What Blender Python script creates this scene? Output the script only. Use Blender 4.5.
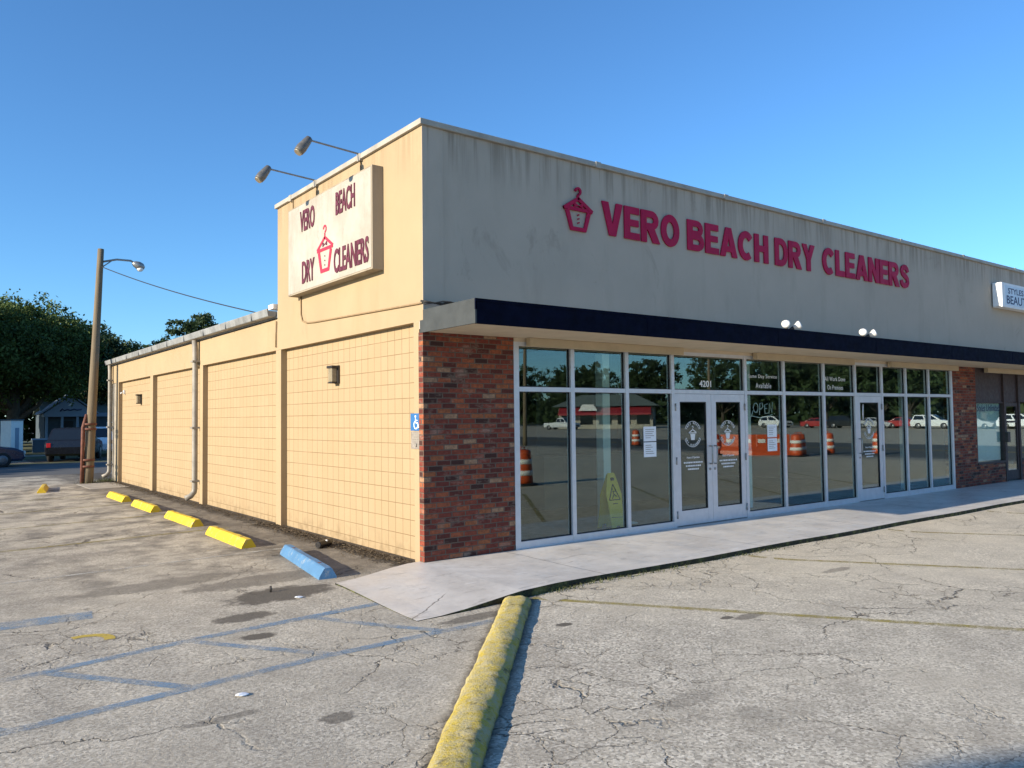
import bpy, bmesh, math, random
import numpy as np
from mathutils import Vector, Matrix, noise as mnoise
rad = math.radians
scene = bpy.context.scene
for o in list(bpy.data.objects): bpy.data.objects.remove(o)
COL = scene.collection

# ------------------------------------------------------------------ camera
def cam_setup():
    yaw, pitch, roll, F = 0.65068, 0.0426, -0.01202, 793.38
    f = Vector((math.sin(yaw)*math.cos(pitch), math.cos(yaw)*math.cos(pitch), math.sin(pitch)))
    r = Vector((math.cos(yaw), -math.sin(yaw), 0)); u = r.cross(f)
    r2 = r*math.cos(roll)+u*math.sin(roll); u2 = -r*math.sin(roll)+u*math.cos(roll)
    cd = bpy.data.cameras.new('camera'); c = bpy.data.objects.new('camera', cd); COL.objects.link(c)
    M = Matrix((r2, u2, -f)).transposed().to_4x4(); M.translation = Vector((-5.2441, -8.7586, 1.8381))
    c.matrix_world = M
    cd.sensor_width = 36; cd.lens = 36*F/1024; cd.clip_end = 3000; cd.clip_start = .05
    scene.camera = c
cam_setup()
# ------------------------------------------------------------------ light
SUN_EL, SUN_TRAVEL = 18.0, -2.3        # sun travels along +X, slightly towards -Y
world = bpy.data.worlds.new('World'); scene.world = world; world.use_nodes = True
wn = world.node_tree; sky = wn.nodes.new('ShaderNodeTexSky'); sky.sky_type = 'NISHITA'
sky.sun_disc = False; sky.sun_elevation = rad(SUN_EL); sky.sun_rotation = rad(270-SUN_TRAVEL)
sky.altitude = 0; sky.air_density = 1.0; sky.dust_density = 0.15; sky.ozone_density = 6.0
tm = wn.nodes.new('ShaderNodeMix'); tm.data_type = 'RGBA'; tm.blend_type = 'MULTIPLY'; tm.inputs['Factor'].default_value = 1; tm.inputs[7].default_value = (.80, .985, 1.04, 1)
wn.links.new(sky.outputs[0], tm.inputs[6]); wn.links.new(tm.outputs[2], wn.nodes['Background'].inputs[0]); wn.nodes['Background'].inputs[1].default_value = 0.118
sd = bpy.data.lights.new('sun', 'SUN'); sd.energy = 4.6; sd.angle = rad(.5); sd.color = (1, .88, .70)
so = bpy.data.objects.new('sun', sd); COL.objects.link(so)
tv = Vector((math.cos(rad(SUN_TRAVEL))*math.cos(rad(SUN_EL)), math.sin(rad(SUN_TRAVEL))*math.cos(rad(SUN_EL)), -math.sin(rad(SUN_EL))))
so.rotation_euler = tv.to_track_quat('-Z', 'Y').to_euler(); so.location = (-30, 0, 20)
scene.view_settings.view_transform = 'Standard'; scene.view_settings.look = 'None'
scene.view_settings.gamma = 1; scene.view_settings.exposure = 0.92; scene.view_settings.use_curve_mapping = False
scene.render.engine = 'CYCLES'
scene.cycles.max_bounces = 8; scene.cycles.transparent_max_bounces = 24

# ------------------------------------------------------------------ node helpers
class NT:
    def __init__(s, name):
        s.m = bpy.data.materials.new(name); s.m.use_nodes = True; s.t = s.m.node_tree
        s.b = s.t.nodes['Principled BSDF']; s.out = s.t.nodes['Material Output']; s._pos = None
    def put(s, sock, v):
        if isinstance(v, bpy.types.NodeSocket): s.t.links.new(v, sock)
        elif v is not None:
            if isinstance(v, tuple) and len(v) == 3 and sock.type == 'RGBA': v = v+(1,)
            sock.default_value = v
    def m_(s, op, a, b=None, c=None, clamp=False):
        n = s.t.nodes.new('ShaderNodeMath'); n.operation = op; n.use_clamp = clamp
        for i, v in enumerate((a, b, c)): s.put(n.inputs[i], v)
        return n.outputs[0]
    def add(s, a, b): return s.m_('ADD', a, b)
    def sub(s, a, b): return s.m_('SUBTRACT', a, b)
    def mul(s, a, b): return s.m_('MULTIPLY', a, b)
    def pos(s):
        if s._pos is None: s._pos = s.t.nodes.new('ShaderNodeNewGeometry').outputs['Position']
        return s._pos
    def obj(s): return s.t.nodes.new('ShaderNodeTexCoord').outputs['Object']
    def rnd(s): return s.t.nodes.new('ShaderNodeObjectInfo').outputs['Random']
    def sep(s, v):
        n = s.t.nodes.new('ShaderNodeSeparateXYZ'); s.put(n.inputs[0], v); return n.outputs
    def comb(s, x, y, z):
        n = s.t.nodes.new('ShaderNodeCombineXYZ')
        for i, v in enumerate((x, y, z)): s.put(n.inputs[i], v)
        return n.outputs[0]
    def vscale(s, v, k):
        n = s.t.nodes.new('ShaderNodeVectorMath'); n.operation = 'MULTIPLY'; s.put(n.inputs[0], v); n.inputs[1].default_value = k; return n.outputs[0]
    def vadd(s, a, b):
        n = s.t.nodes.new('ShaderNodeVectorMath'); n.operation = 'ADD'; s.put(n.inputs[0], a); s.put(n.inputs[1], b); return n.outputs[0]
    def noise(s, v, sc, det=4, ro=.55, dist=0, color=False):
        n = s.t.nodes.new('ShaderNodeTexNoise'); s.put(n.inputs['Vector'], v)
        n.inputs['Scale'].default_value = sc; n.inputs['Detail'].default_value = det
        n.inputs['Roughness'].default_value = ro; n.inputs['Distortion'].default_value = dist
        return n.outputs['Color' if color else 'Fac']
    def voro(s, v, sc, feat='F1', out='Distance'):
        n = s.t.nodes.new('ShaderNodeTexVoronoi'); n.feature = feat; s.put(n.inputs['Vector'], v); n.inputs['Scale'].default_value = sc
        return n.outputs[out]
    def white(s, v):
        n = s.t.nodes.new('ShaderNodeTexWhiteNoise'); n.noise_dimensions = '3D'; s.put(n.inputs['Vector'], v); return n.outputs['Value']
    def ramp(s, f, stops, interp='LINEAR'):
        n = s.t.nodes.new('ShaderNodeValToRGB'); s.put(n.inputs[0], f); e = n.color_ramp; e.interpolation = interp
        while len(e.elements) < len(stops): e.elements.new(.5)
        for el, (p, c) in zip(e.elements, stops):
            el.position = p; el.color = (c, c, c, 1) if isinstance(c, (int, float)) else tuple(c)+(1,)
        return n.outputs[0]
    def mix(s, f, a, b, mode='MIX'):
        n = s.t.nodes.new('ShaderNodeMix'); n.data_type = 'RGBA'; n.blend_type = mode
        s.put(n.inputs['Factor'], f); s.put(n.inputs['A'], None)
        for i in (6, 7): s.put(n.inputs[i], a if i == 6 else b)
        return n.outputs[2]
    def sstep(s, v, a, b):
        n = s.t.nodes.new('ShaderNodeMapRange'); n.interpolation_type = 'SMOOTHSTEP'; s.put(n.inputs[0], v)
        n.inputs[1].default_value = a; n.inputs[2].default_value = b; return n.outputs[0]
    def bump(s, h, st=.3, d=.01, normal=None):
        n = s.t.nodes.new('ShaderNodeBump'); s.put(n.inputs['Height'], h); n.inputs['Strength'].default_value = st; n.inputs['Distance'].default_value = d
        if normal is not None: s.put(n.inputs['Normal'], normal)
        return n.outputs[0]
    def fin(s, col=None, rough=.7, normal=None, metal=0, spec=None, alpha=None):
        s.put(s.b.inputs['Base Color'], col); s.put(s.b.inputs['Roughness'], rough); s.put(s.b.inputs['Metallic'], metal)
        if normal is not None: s.put(s.b.inputs['Normal'], normal)
        if spec is not None: s.put(s.b.inputs['Specular IOR Level'], spec)
        if alpha is not None:
            tr = s.t.nodes.new('ShaderNodeBsdfTransparent'); mx = s.t.nodes.new('ShaderNodeMixShader')
            s.put(mx.inputs[0], alpha); s.t.links.new(tr.outputs[0], mx.inputs[1]); s.t.links.new(s.b.outputs[0], mx.inputs[2])
            s.t.links.new(mx.outputs[0], s.out.inputs[0])
        return s.m
def hx(h):
    r = [int(h[i:i+2], 16)/255 for i in (0, 2, 4)]
    return tuple(c/12.92 if c <= .04045 else ((c+.055)/1.055)**2.4 for c in r)
def plain(name, col, rough=.6, var=.12, sc=6, metal=0, bump=.1, bsc=60, spec=None):
    g = NT(name); v = g.obj()
    n = g.noise(v, sc, 5, .6)
    c = g.mix(g.ramp(n, [(.3, 0), (.7, 1)]), tuple(x*(1-var) for x in col), tuple(min(1, x*(1+var)) for x in col))
    return g.fin(c, g.ramp(g.noise(v, sc*2.3, 3), [(.3, max(.02, rough-.08)), (.7, min(1, rough+.08))]), g.bump(g.noise(v, bsc, 3), bump, .003) if bump else None, metal, spec)
M = {}
# --- asphalt -----------------------------------------------------
def mat_asphalt():
    g = NT('aged_asphalt'); p = g.pos(); x, y, z = g.sep(p)[0:3]
    agg = g.noise(p, 42, 5, .78); pebble = g.voro(p, 62, out='Color'); pg = g.sep(pebble)[0]
    med = g.noise(p, 2.2, 6, .65); big = g.noise(p, .32, 4, .6)
    base = g.mix(g.ramp(agg, [(.3, 0), (.68, 1)]), (.26, .228, .175), (.80, .715, .565))
    base = g.mix(.62, base, g.ramp(pg, [(0, (.12, .105, .085)), (.22, (.34, .303, .243)), (.7, (.64, .575, .46)), (1, (.92, .85, .71))]))
    base = g.mix(g.ramp(med, [(.36, .5), (.62, 0)]), base, (.27, .235, .185))
    base = g.mix(g.ramp(big, [(.4, .0), (.65, .45)]), base, (.60, .53, .41))
    # right-hand lot: paler and sandier
    sandy = g.mul(g.sstep(g.add(x, g.mul(y, .6)), -3.2, 2.5), g.ramp(g.noise(p, 1.1, 5), [(.3, .25), (.7, .8)]))
    base = g.mix(g.mul(sandy, .5), base, (.72, .63, .47))
    # oily, dirty parking bays beside the block wall, streaked along the bays
    st = g.noise(g.vadd(g.vscale(p, (1.15, 1.0, 1)), g.vscale(g.noise(p, .8, 3, color=True), (.5, .5, 0))), 1.15, 7, .72)
    zone = g.mul(g.sstep(x, -9, -1.6), g.sstep(y, -.4, 2.2))
    base = g.mix(g.mul(g.mul(zone, g.ramp(st, [(.43, 0), (.62, 1)])), .8), base, (.075, .066, .056))
    # dirty strip between wheel stops and wall
    strip = g.mul(g.sstep(x, -1.55, -.95), g.sstep(y, -.3, .2))
    base = g.mix(g.mul(strip, g.ramp(g.noise(g.vscale(p, (1.6, 1, 1)), 2.2, 6, .65), [(.33, .95), (.66, .55)])), base, (.105, .09, .07))
    soil = g.mul(g.sstep(g.add(x, g.mul(g.noise(p, 3.5, 5, .7), .55)), -.10, .02), g.sstep(y, -.3, .2))
    base = g.mix(g.mul(soil, .93), base, (.045, .036, .026))
    # the older left side is grayer; grime gathers along both sides of the kerb
    left = g.mul(g.sub(1, g.sstep(g.add(x, g.mul(y, -.92)), .6, 2.4)), g.ramp(g.noise(p, 1.3, 6, .65), [(.3, .38), (.68, .05)]))
    base = g.mix(left, base, (.225, .208, .18))
    kd = g.m_('ABSOLUTE', g.sub(g.mul(g.add(x, .06), .735), g.mul(g.add(y, 2.02), .678)))
    km = g.mul(g.sub(1, g.sstep(g.add(kd, g.mul(g.noise(p, 5, 5, .7), .14)), .20, .30)), g.sub(1, g.sstep(y, -2.1, -1.9)))
    base = g.mix(g.mul(km, .8), base, (.06, .052, .042))
    # oil / repair patches
    for (cx, cy, rx, ry, k) in ((-2.0, -.30, .62, .36, .9), (-2.72, -1.68, .17, .11, .9), (-2.62, -.98, .30, .16, .85), (-1.85, .55, .95, .33, .6), (-2.9, 1.2, 1.0, .3, .5),
                                (-3.0, -3.9, .12, .1, .7), (-3.6, -3.45, .3, .06, .5), (-1.0, -5.1, .28, .10, .3), (-.85, -5.6, .16, .2, .25), (1.2, -4.0, .22, .08, .6), (3.9, -3.3, .3, .08, .5), (-.35, -3.1, .09, .06, .9), (1.0, -3.9, .08, .05, .9), (-.8, -2.35, .45, .12, .7)):
        dx = g.mul(g.sub(x, cx), 1/rx); dy = g.mul(g.sub(y, cy), 1/ry)
        d = g.add(g.m_('SQRT', g.add(g.mul(dx, dx), g.mul(dy, dy))), g.mul(g.sub(g.noise(p, 7, 4, .7), .5), 1.1))
        base = g.mix(g.mul(g.sub(1, g.sstep(d, .75, 1.1)), k), base, (.10, .087, .07))
    # cracks: warped cells, only in worn areas, plus finer crazing
    wp = g.vadd(p, g.vscale(g.noise(p, 1.7, 5, .62, color=True), (.62, .62, 0)))
    wp = g.vadd(wp, g.vscale(g.noise(p, 14, 3, .6, color=True), (.07, .07, 0)))
    e1 = g.voro(wp, .62, 'DISTANCE_TO_EDGE'); e2 = g.voro(g.vadd(wp, (3.1, 1.7, 0)), 2.3, 'DISTANCE_TO_EDGE')
    wmask = g.ramp(g.noise(p, .55, 3), [(.47, 0), (.60, 1)]); wm2 = g.ramp(g.noise(g.vadd(p, (9, 4, 0)), .45, 3), [(.5, 0), (.58, 1)])
    c1 = g.mul(g.sub(1, g.sstep(e1, .0006, .006)), wmask); c2 = g.mul(g.sub(1, g.sstep(e2, .001, .015)), wm2)
    cr = g.m_('MAXIMUM', c1, g.mul(c2, .7))
    base = g.mix(g.mul(cr, .8), base, (.05, .044, .036))
    h = g.sub(g.add(g.mul(agg, .6), g.mul(pg, .4)), g.mul(cr, 2.0))
    return g.fin(base, .88, g.bump(h, .9, .014), spec=.25)
M['asphalt'] = mat_asphalt()
def mat_road():
    g = NT('road_asphalt'); p = g.pos()
    c = g.mix(g.ramp(g.noise(p, 30, 4, .7), [(.3, 0), (.7, 1)]), (.05, .05, .05), (.11, .108, .10))
    c = g.mix(g.ramp(g.noise(g.vscale(p, (.15, 1, 1)), .8, 4), [(.4, 0), (.7, .5)]), c, (.13, .125, .115))
    return g.fin(c, .85)
M['road'] = mat_road()
def mat_slab():
    g = NT('painted_concrete'); p = g.pos(); x, y, z = g.sep(p)[0:3]
    c = g.mix(g.ramp(g.noise(p, .9, 6, .62), [(.35, 0), (.68, 1)]), (.50, .47, .43), (.67, .64, .595))
    c = g.mix(g.ramp(g.noise(p, 9, 5, .7), [(.5, 0), (.75, .35)]), c, (.32, .305, .28))
    # worn streaks and scuffs near the corner
    s1 = g.noise(g.vscale(p, (1.2, 4.5, 1)), 1.6, 6, .7, .6)
    c = g.mix(g.mul(g.ramp(s1, [(.58, 0), (.66, 1)]), .45), c, (.20, .185, .165))
    c = g.mix(g.mul(g.ramp(g.noise(g.vscale(g.vadd(p, (5, 3, 0)), (.7, 3, 1)), 1.9, 6, .7), [(.62, 0), (.68, 1)]), .6), c, (.74, .72, .68))
    # joints every 3 m, and the hairline crack off the corner
    wx = g.add(x, g.mul(g.noise(p, 2.5, 3), .05)); fr = g.m_('ABSOLUTE', g.sub(g.m_('FRACT', g.mul(g.add(wx, .25), 1/3.05)), .5))
    j = g.sub(1, g.sstep(fr, .0012, .0032))
    l = g.m_('ABSOLUTE', g.sub(g.add(y, g.mul(g.add(x, 1.35), -.80)), g.add(-2.12, g.mul(g.noise(p, 4, 4), .16))))
    k = g.mul(g.sub(1, g.sstep(l, .003, .014)), g.sstep(x, -.55, -.75))
    c = g.mix(g.mul(g.m_('MAXIMUM', j, k), .75), c, (.07, .065, .055))
    return g.fin(c, g.ramp(g.noise(p, 3, 4), [(.3, .32), (.7, .6)]), g.bump(g.add(g.noise(p, 20, 4), g.mul(j, -1)), .12, .01))
M['slab'] = mat_slab()
def mat_moss():
    g = NT('mossy_slab_edge'); p = g.pos()
    c = g.ramp(g.noise(p, 6, 6, .7), [(.3, (.012, .011, .009)), (.48, (.03, .03, .013)), (.62, (.10, .105, .03)), (.8, (.20, .19, .12))])
    return g.fin(c, .95, g.bump(g.noise(p, 40, 4), .8, .02))
M['moss'] = mat_moss()
def mat_pad():
    g = NT('bare_concrete'); p = g.pos()
    c = g.mix(g.ramp(g.noise(p, 2.5, 6, .65), [(.3, 0), (.7, 1)]), (.25, .225, .185), (.42, .39, .33))
    return g.fin(c, .85, g.bump(g.noise(p, 45, 4), .3, .01))
M['pad'] = mat_pad()
def mat_grass():
    g = NT('grass_verge'); p = g.pos()
    c = g.mix(g.ramp(g.noise(p, 1.3, 6, .7), [(.3, 0), (.7, 1)]), (.035, .05, .016), (.10, .105, .04))
    return g.fin(c, .95)
M['grass'] = mat_grass()
def mat_paint(name, col, lo, hi, sc=5, top=.9):
    g = NT(name); p = g.pos()
    w = g.add(g.mul(g.noise(p, sc, 6, .72), .6), g.mul(g.noise(p, 60, 3, .7), .4))
    a = g.mul(g.ramp(w, [(lo, 0), (hi, 1)]), top)
    c = g.mix(g.noise(p, 40, 3), tuple(v*.8 for v in col), tuple(v*1.15 for v in col))
    return g.fin(c, .8, alpha=a)
M['blue_line'] = mat_paint('faded_blue_paint', (.17, .30, .44), .41, .60, 3.5, .66)
M['white_line'] = mat_paint('faded_white_paint', (.55, .53, .46), .40, .60, 4, .75)
M['yellow_line'] = mat_paint('faded_yellow_paint', (.36, .29, .055), .36, .58, 5, .7)
M['yellow_arc'] = mat_paint('bright_yellow_scrap_paint', (.55, .40, .06), .35, .5, 8, .85)
M['road_white'] = mat_paint('road_marking_white', (.7, .7, .68), .2, .4, 5, .9)
M['road_yellow'] = mat_paint('road_marking_yellow', (.65, .45, .05), .2, .4, 5, .9)
# --- walls -------------------------------------------------------
OR = (.37, .277, .165)
def mat_stucco(name, col, streak, stain, amount=.35):
    g = NT(name); p = g.pos(); x, y, z = g.sep(p)[0:3]
    c = g.mix(g.ramp(g.noise(p, .8, 5, .6), [(.3, 0), (.7, 1)]), tuple(v*.93 for v in col), tuple(min(1, v*1.04) for v in col))
    s = g.noise(g.vscale(p, (1.1, 1.1, .30)), 1.6, 6, .62)
    c = g.mix(g.mul(g.ramp(s, [(.52, 0), (.72, 1)]), amount), c, streak)
    drip = g.noise(g.vscale(p, (7, 7, .3)), 1, 4, .7)
    topm = g.mul(g.sstep(z, 4.9, 5.65), g.ramp(drip, [(.46, 0), (.62, 1)]))
    c = g.mix(g.mul(topm, amount*1.1), c, stain)
    blot = g.ramp(g.noise(g.vscale(p, (1, 1, .6)), 1.1, 6, .7, .8), [(.60, 0), (.68, 1)])
    c = g.mix(g.mul(blot, amount*.5), c, stain)
    return g.fin(c, .82, g.bump(g.add(g.noise(p, 90, 3), g.mul(g.noise(p, 4, 3), 1.5)), .22, .006), spec=.3)
M['orange'] = mat_stucco('orange_painted_stucco', OR, (.32, .225, .12), (.25, .18, .10), .45)
M['gray'] = mat_stucco('gray_painted_stucco', (.465, .395, .31), (.385, .325, .25), (.25, .205, .15), .72)
def mat_block():
    g = NT('orange_block_wall'); p = g.pos(); x, y, z = g.sep(p)[0:3]
    S = .2032
    u = g.mul(g.sub(y, .3458), 1/.2014); v = g.mul(g.sub(z, .0859), 1/S)
    fu = g.m_('ABSOLUTE', g.sub(g.m_('FRACT', g.add(u, .5)), .5)); fv = g.m_('ABSOLUTE', g.sub(g.m_('FRACT', g.add(v, .5)), .5))
    wob = g.mul(g.noise(p, 6, 3), .018)
    ju = g.sub(1, g.sstep(g.add(fu, wob), .022, .050)); jv = g.sub(1, g.sstep(g.add(fv, wob), .016, .05))
    j = g.m_('MAXIMUM', ju, jv)
    fade = g.ramp(g.noise(p, 1.6, 4), [(.25, .6), (.55, 1)])
    cell = g.white(g.comb(1.0, g.m_('FLOOR', u), g.m_('FLOOR', v)))
    c = g.mix(cell, (.35, .259, .152), (.37, .277, .165))
    c = g.mix(g.ramp(g.noise(p, 1.1, 5, .6), [(.35, .0), (.7, .6)]), c, (.355, .252, .14))
    c = g.mix(g.mul(g.sub(1, g.sstep(z, -.05, .35)), g.ramp(g.noise(p, 6, 5), [(.45, 0), (.65, .7)])), c, (.20, .145, .08))
    c = g.mix(g.mul(g.mul(j, fade), .75), c, (.15, .095, .042))
    return g.fin(c, .85, g.bump(g.sub(g.mul(g.noise(p, 70, 4), .25), g.mul(j, .8)), .35, .008), spec=.25)
M['block'] = mat_block()
def mat_brick(name, tones, mortar, z0=0.02):
    g = NT(name); p = g.pos(); x, y, z = g.sep(p)[0:3]
    cw, ch = .212, .0672
    wz = g.add(z, g.mul(g.sub(g.noise(p, 2.2, 3), .5), .014))
    v = g.mul(g.sub(wz, z0), 1/ch); row = g.m_('FLOOR', v)
    sh = g.white(g.comb(row, 3.3, 7.7))
    off = g.add(g.mul(g.m_('MODULO', row, 2.0), .5), g.mul(sh, .22))
    u = g.add(g.mul(g.add(x, g.mul(y, -1)), 1/cw), off); colm = g.m_('FLOOR', u)
    fu = g.m_('FRACT', u); fv = g.m_('FRACT', v)
    cut = g.mul(g.noise(p, 26, 4, .7), .10)
    eu = g.m_('MINIMUM', fu, g.sub(1, fu)); ev = g.m_('MINIMUM', fv, g.sub(1, fv))
    ju = g.sub(1, g.sstep(g.add(eu, g.mul(cut, .6)), .055, .085)); jv = g.sub(1, g.sstep(g.add(ev, cut), .115, .19))
    j = g.m_('MAXIMUM', ju, jv)
    rnd = g.white(g.comb(row, colm, 1.5))
    c = g.ramp(rnd, tones, 'CONSTANT')
    c = g.mix(g.ramp(g.noise(p, 22, 5, .7), [(.35, .55), (.65, 0)]), c, (.055, .022, .018), )
    c = g.mix(g.ramp(g.noise(g.vscale(p, (1, 1, 2)), 2.6, 5, .7), [(.54, 0), (.70, .6)]), c, (.34, .255, .19))
    c = g.mix(j, c, g.mix(g.noise(p, 8, 4), tuple(k*.45 for k in mortar), mortar))
    h = g.sub(g.mul(g.noise(p, 40, 4, .7), .35), g.mul(j, 1))
    return g.fin(c, .85, g.bump(h, .6, .01), spec=.25)
T1 = [(0, (.13, .032, .022)), (.16, (.23, .050, .030)), (.34, (.29, .068, .036)), (.5, (.18, .040, .027)), (.64, (.38, .105, .045)), (.78, (.06, .026, .02)), (.83, (.38, .125, .05)), (.91, (.42, .24, .135)), (.955, (.26, .06, .035))]
M['brick'] = mat_brick('red_tumbled_brick', T1, (.19, .135, .10))
M['coping'] = plain('pale_metal_coping', (.36, .325, .265), .55, .2, 3, 0, .05)
M['navy'] = plain('navy_painted_fascia', (.0022, .0035, .013), .7, .4, 5, 0, .03, spec=.06)
M['fascia_gray'] = plain('gray_painted_wood', (.055, .06, .06), .6, .18, 4, spec=.2)
M['soffit'] = plain('cream_soffit', (.60, .49, .34), .7, .08, 3)
M['tan'] = plain('tan_painted_board', (.50, .395, .25), .65, .08, 4)
M['alu'] = plain('brushed_white_aluminium', (.62, .63, .65), .38, .06, 8, .35, .03)
M['galv'] = plain('weathered_galvanised_gutter', (.24, .245, .24), .6, .3, 3, .1, .1)
M['pipe'] = plain('gray_painted_pipe', (.27, .245, .205), .55, .25, 4)
M['dark'] = plain('black_rubber', (.012, .012, .013), .6, .2, 8)
M['black_metal'] = plain('dark_bronze_metal', (.035, .03, .027), .5, .2, 8, .2)
M['brown'] = plain('dark_brown_panel', (.045, .026, .024), .6, .15, 5)
M['white'] = plain('white_paint', (.78, .78, .76), .5, .06, 5)
M['white_lit'] = plain('white_bulb_glass', (.62, .62, .60), .25, .03, 5)
M['roof'] = plain('roof_gravel', (.3, .3, .29), .9, .2, 2)
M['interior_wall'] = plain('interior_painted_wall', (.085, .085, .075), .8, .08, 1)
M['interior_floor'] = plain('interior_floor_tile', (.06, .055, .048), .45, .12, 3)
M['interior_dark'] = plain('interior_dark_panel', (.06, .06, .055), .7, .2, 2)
M['column'] = plain('white_interior_column', (.82, .88, .84), .6, .04, 2)
M['steel'] = plain('dull_steel', (.30, .30, .29), .4, .15, 9, .6)
M['cable'] = plain('black_cable', (.02, .02, .02), .6, .2, 20)
M['conduit'] = plain('painted_conduit', (.27, .18, .09), .6, .2, 20)
M['decal'] = plain('white_vinyl', (.80, .80, .78), .55, .04, 20, 0, 0)
M['red_letter'] = plain('dark_red_letter_face', (.42, .008, .055), .6, .12, 3, spec=.2)
M['maroon'] = plain('maroon_paint', (.10, .012, .028), .6, .3, 10)
M['sign_red'] = plain('sign_red_paint', (.48, .02, .05), .55, .15, 10)
M['navy_ink'] = plain('navy_ink', (.02, .035, .10), .6, .1, 10)
M['sign_face'] = plain('pale_blue_sign_face', (.62, .70, .76), .5, .06, 3)
M['blue_sign'] = plain('accessible_blue', (.03, .13, .32), .45, .1, 9)
M['gray_plate'] = plain('weathered_gray_plate', (.24, .21, .18), .6, .3, 20)
M['yellow_plastic'] = plain('yellow_plastic', (.80, .55, .03), .4, .08, 5)
M['paper'] = plain('white_paper', (.82, .84, .86), .7, .03, 5)
M['blind'] = plain('white_window_blind', (.74, .80, .78), .7, .04, 3)
M['dark_steel'] = plain('dull_dark_steel', (.13, .125, .115), .5, .3, 12, .3)
M['amber_glass'] = plain('dusty_amber_glass', (.26, .215, .14), .3, .15, 9)
M['sign_side'] = mat_stucco('stained_shaded_sign_side', (.34, .285, .21), (.16, .12, .085), (.2, .16, .11), .7)  # base tan darkened to carry the side's shade; the streaks are stains
M['glossblack'] = plain('glossy_black_plastic', (.015, .013, .013), .3, .2, 9)
def mat_signface():
    g = NT('aged_white_sign_face'); p = g.pos()
    c = g.mix(g.ramp(g.noise(p, 1.4, 6, .65), [(.35, 0), (.7, 1)]), (.33, .295, .235), (.44, .41, .35))
    c = g.mix(g.mul(g.ramp(g.noise(g.vscale(p, (1, 1, .5)), 5, 6, .75), [(.58, 0), (.7, 1)]), .45), c, (.19, .155, .115))
    c = g.mix(g.mul(g.ramp(g.noise(g.vscale(p, (5, 5, .4)), 1.5, 4, .7), [(.55, 0), (.7, 1)]), .35), c, (.24, .20, .15))
    return g.fin(c, .6)
M['sign_white'] = mat_signface()
def mat_worn(name, col, chip, lo=.62, hi=.7, bump=.4, sc=9):
    g = NT(name); p = g.pos()
    c = g.mix(g.ramp(g.noise(p, 3, 5, .6), [(.3, 0), (.7, 1)]), tuple(v*.85 for v in col), tuple(min(1, v*1.1) for v in col))
    c = g.mix(g.ramp(g.noise(p, sc, 6, .75), [(lo, 0), (hi, 1)]), c, chip)
    return g.fin(c, .7, g.bump(g.noise(p, 45, 4, .7), bump, .01))
M['stop_yellow'] = mat_worn('chipped_yellow_paint', (.70, .47, .02), (.36, .31, .17), .56, .64, sc=7)
M['stop_blue'] = mat_worn('chipped_blue_paint', (.075, .19, .34), (.30, .33, .35), .58, .68, sc=7)
def mat_kerb():
    g = NT('yellow_mottled_kerb_paint'); p = g.pos()
    c = g.mix(g.ramp(g.noise(p, 4, 6, .7), [(.3, 0), (.7, 1)]), (.50, .36, .03), (.66, .50, .07))
    w = g.add(g.mul(g.noise(p, 9, 6, .75), .6), g.mul(g.noise(p, 60, 3, .7), .4))
    c = g.mix(g.mul(g.ramp(w, [(.42, 0), (.56, 1)]), .85), c, (.50, .44, .27))
    c = g.mix(g.ramp(g.noise(p, 6, 6, .8), [(.56, 0), (.66, .85)]), c, (.10, .085, .04))
    c = g.mix(g.mul(g.sub(1, g.sstep(g.add(g.sep(p)[2], g.mul(g.noise(p, 14, 4), .05)), -.075, -.03)), .75), c, (.08, .068, .04))
    return g.fin(c, .88, g.bump(g.add(g.noise(p, 50, 5, .75), g.noise(p, 9, 4)), .9, .02))
M['kerb'] = mat_kerb()
def mat_wood():
    g = NT('weathered_pole_wood'); v = g.obj()
    c = g.mix(g.noise(g.vscale(v, (14, 14, .5)), 2, 5, .7), (.075, .055, .035), (.27, .21, .13))
    return g.fin(c, .9, g.bump(g.noise(g.vscale(v, (20, 20, .5)), 2, 4), .5, .02))
M['wood'] = mat_wood()
M['rust'] = plain('rusty_brown_guard', (.14, .05, .03), .75, .35, 6)
M['bark'] = plain('bark', (.07, .055, .04), .95, .3, 5, 0, .6, 12)
def mat_leaf(name, a, b):
    g = NT(name); r = g.t.nodes.new('ShaderNodeNewGeometry').outputs['Random Per Island']
    c = g.mix(r, a, b)
    c = g.mix(g.ramp(g.noise(g.pos(), .35, 4), [(.35, .0), (.7, .5)]), c, tuple(v*1.5 for v in b))
    m = g.fin(c, .65, spec=.25)
    tl = g.t.nodes.new('ShaderNodeBsdfTranslucent'); g.put(tl.inputs[0], c); mx = g.t.nodes.new('ShaderNodeMixShader')
    mx.inputs[0].default_value = .18; g.t.links.new(g.b.outputs[0], mx.inputs[1]); g.t.links.new(tl.outputs[0], mx.inputs[2]); g.t.links.new(mx.outputs[0], g.out.inputs[0])
    return m
M['leaf'] = mat_leaf('oak_leaves', (.022, .042, .012), (.085, .125, .030))
M['leaf2'] = mat_leaf('dark_leaves', (.016, .032, .012), (.045, .075, .026))
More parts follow.
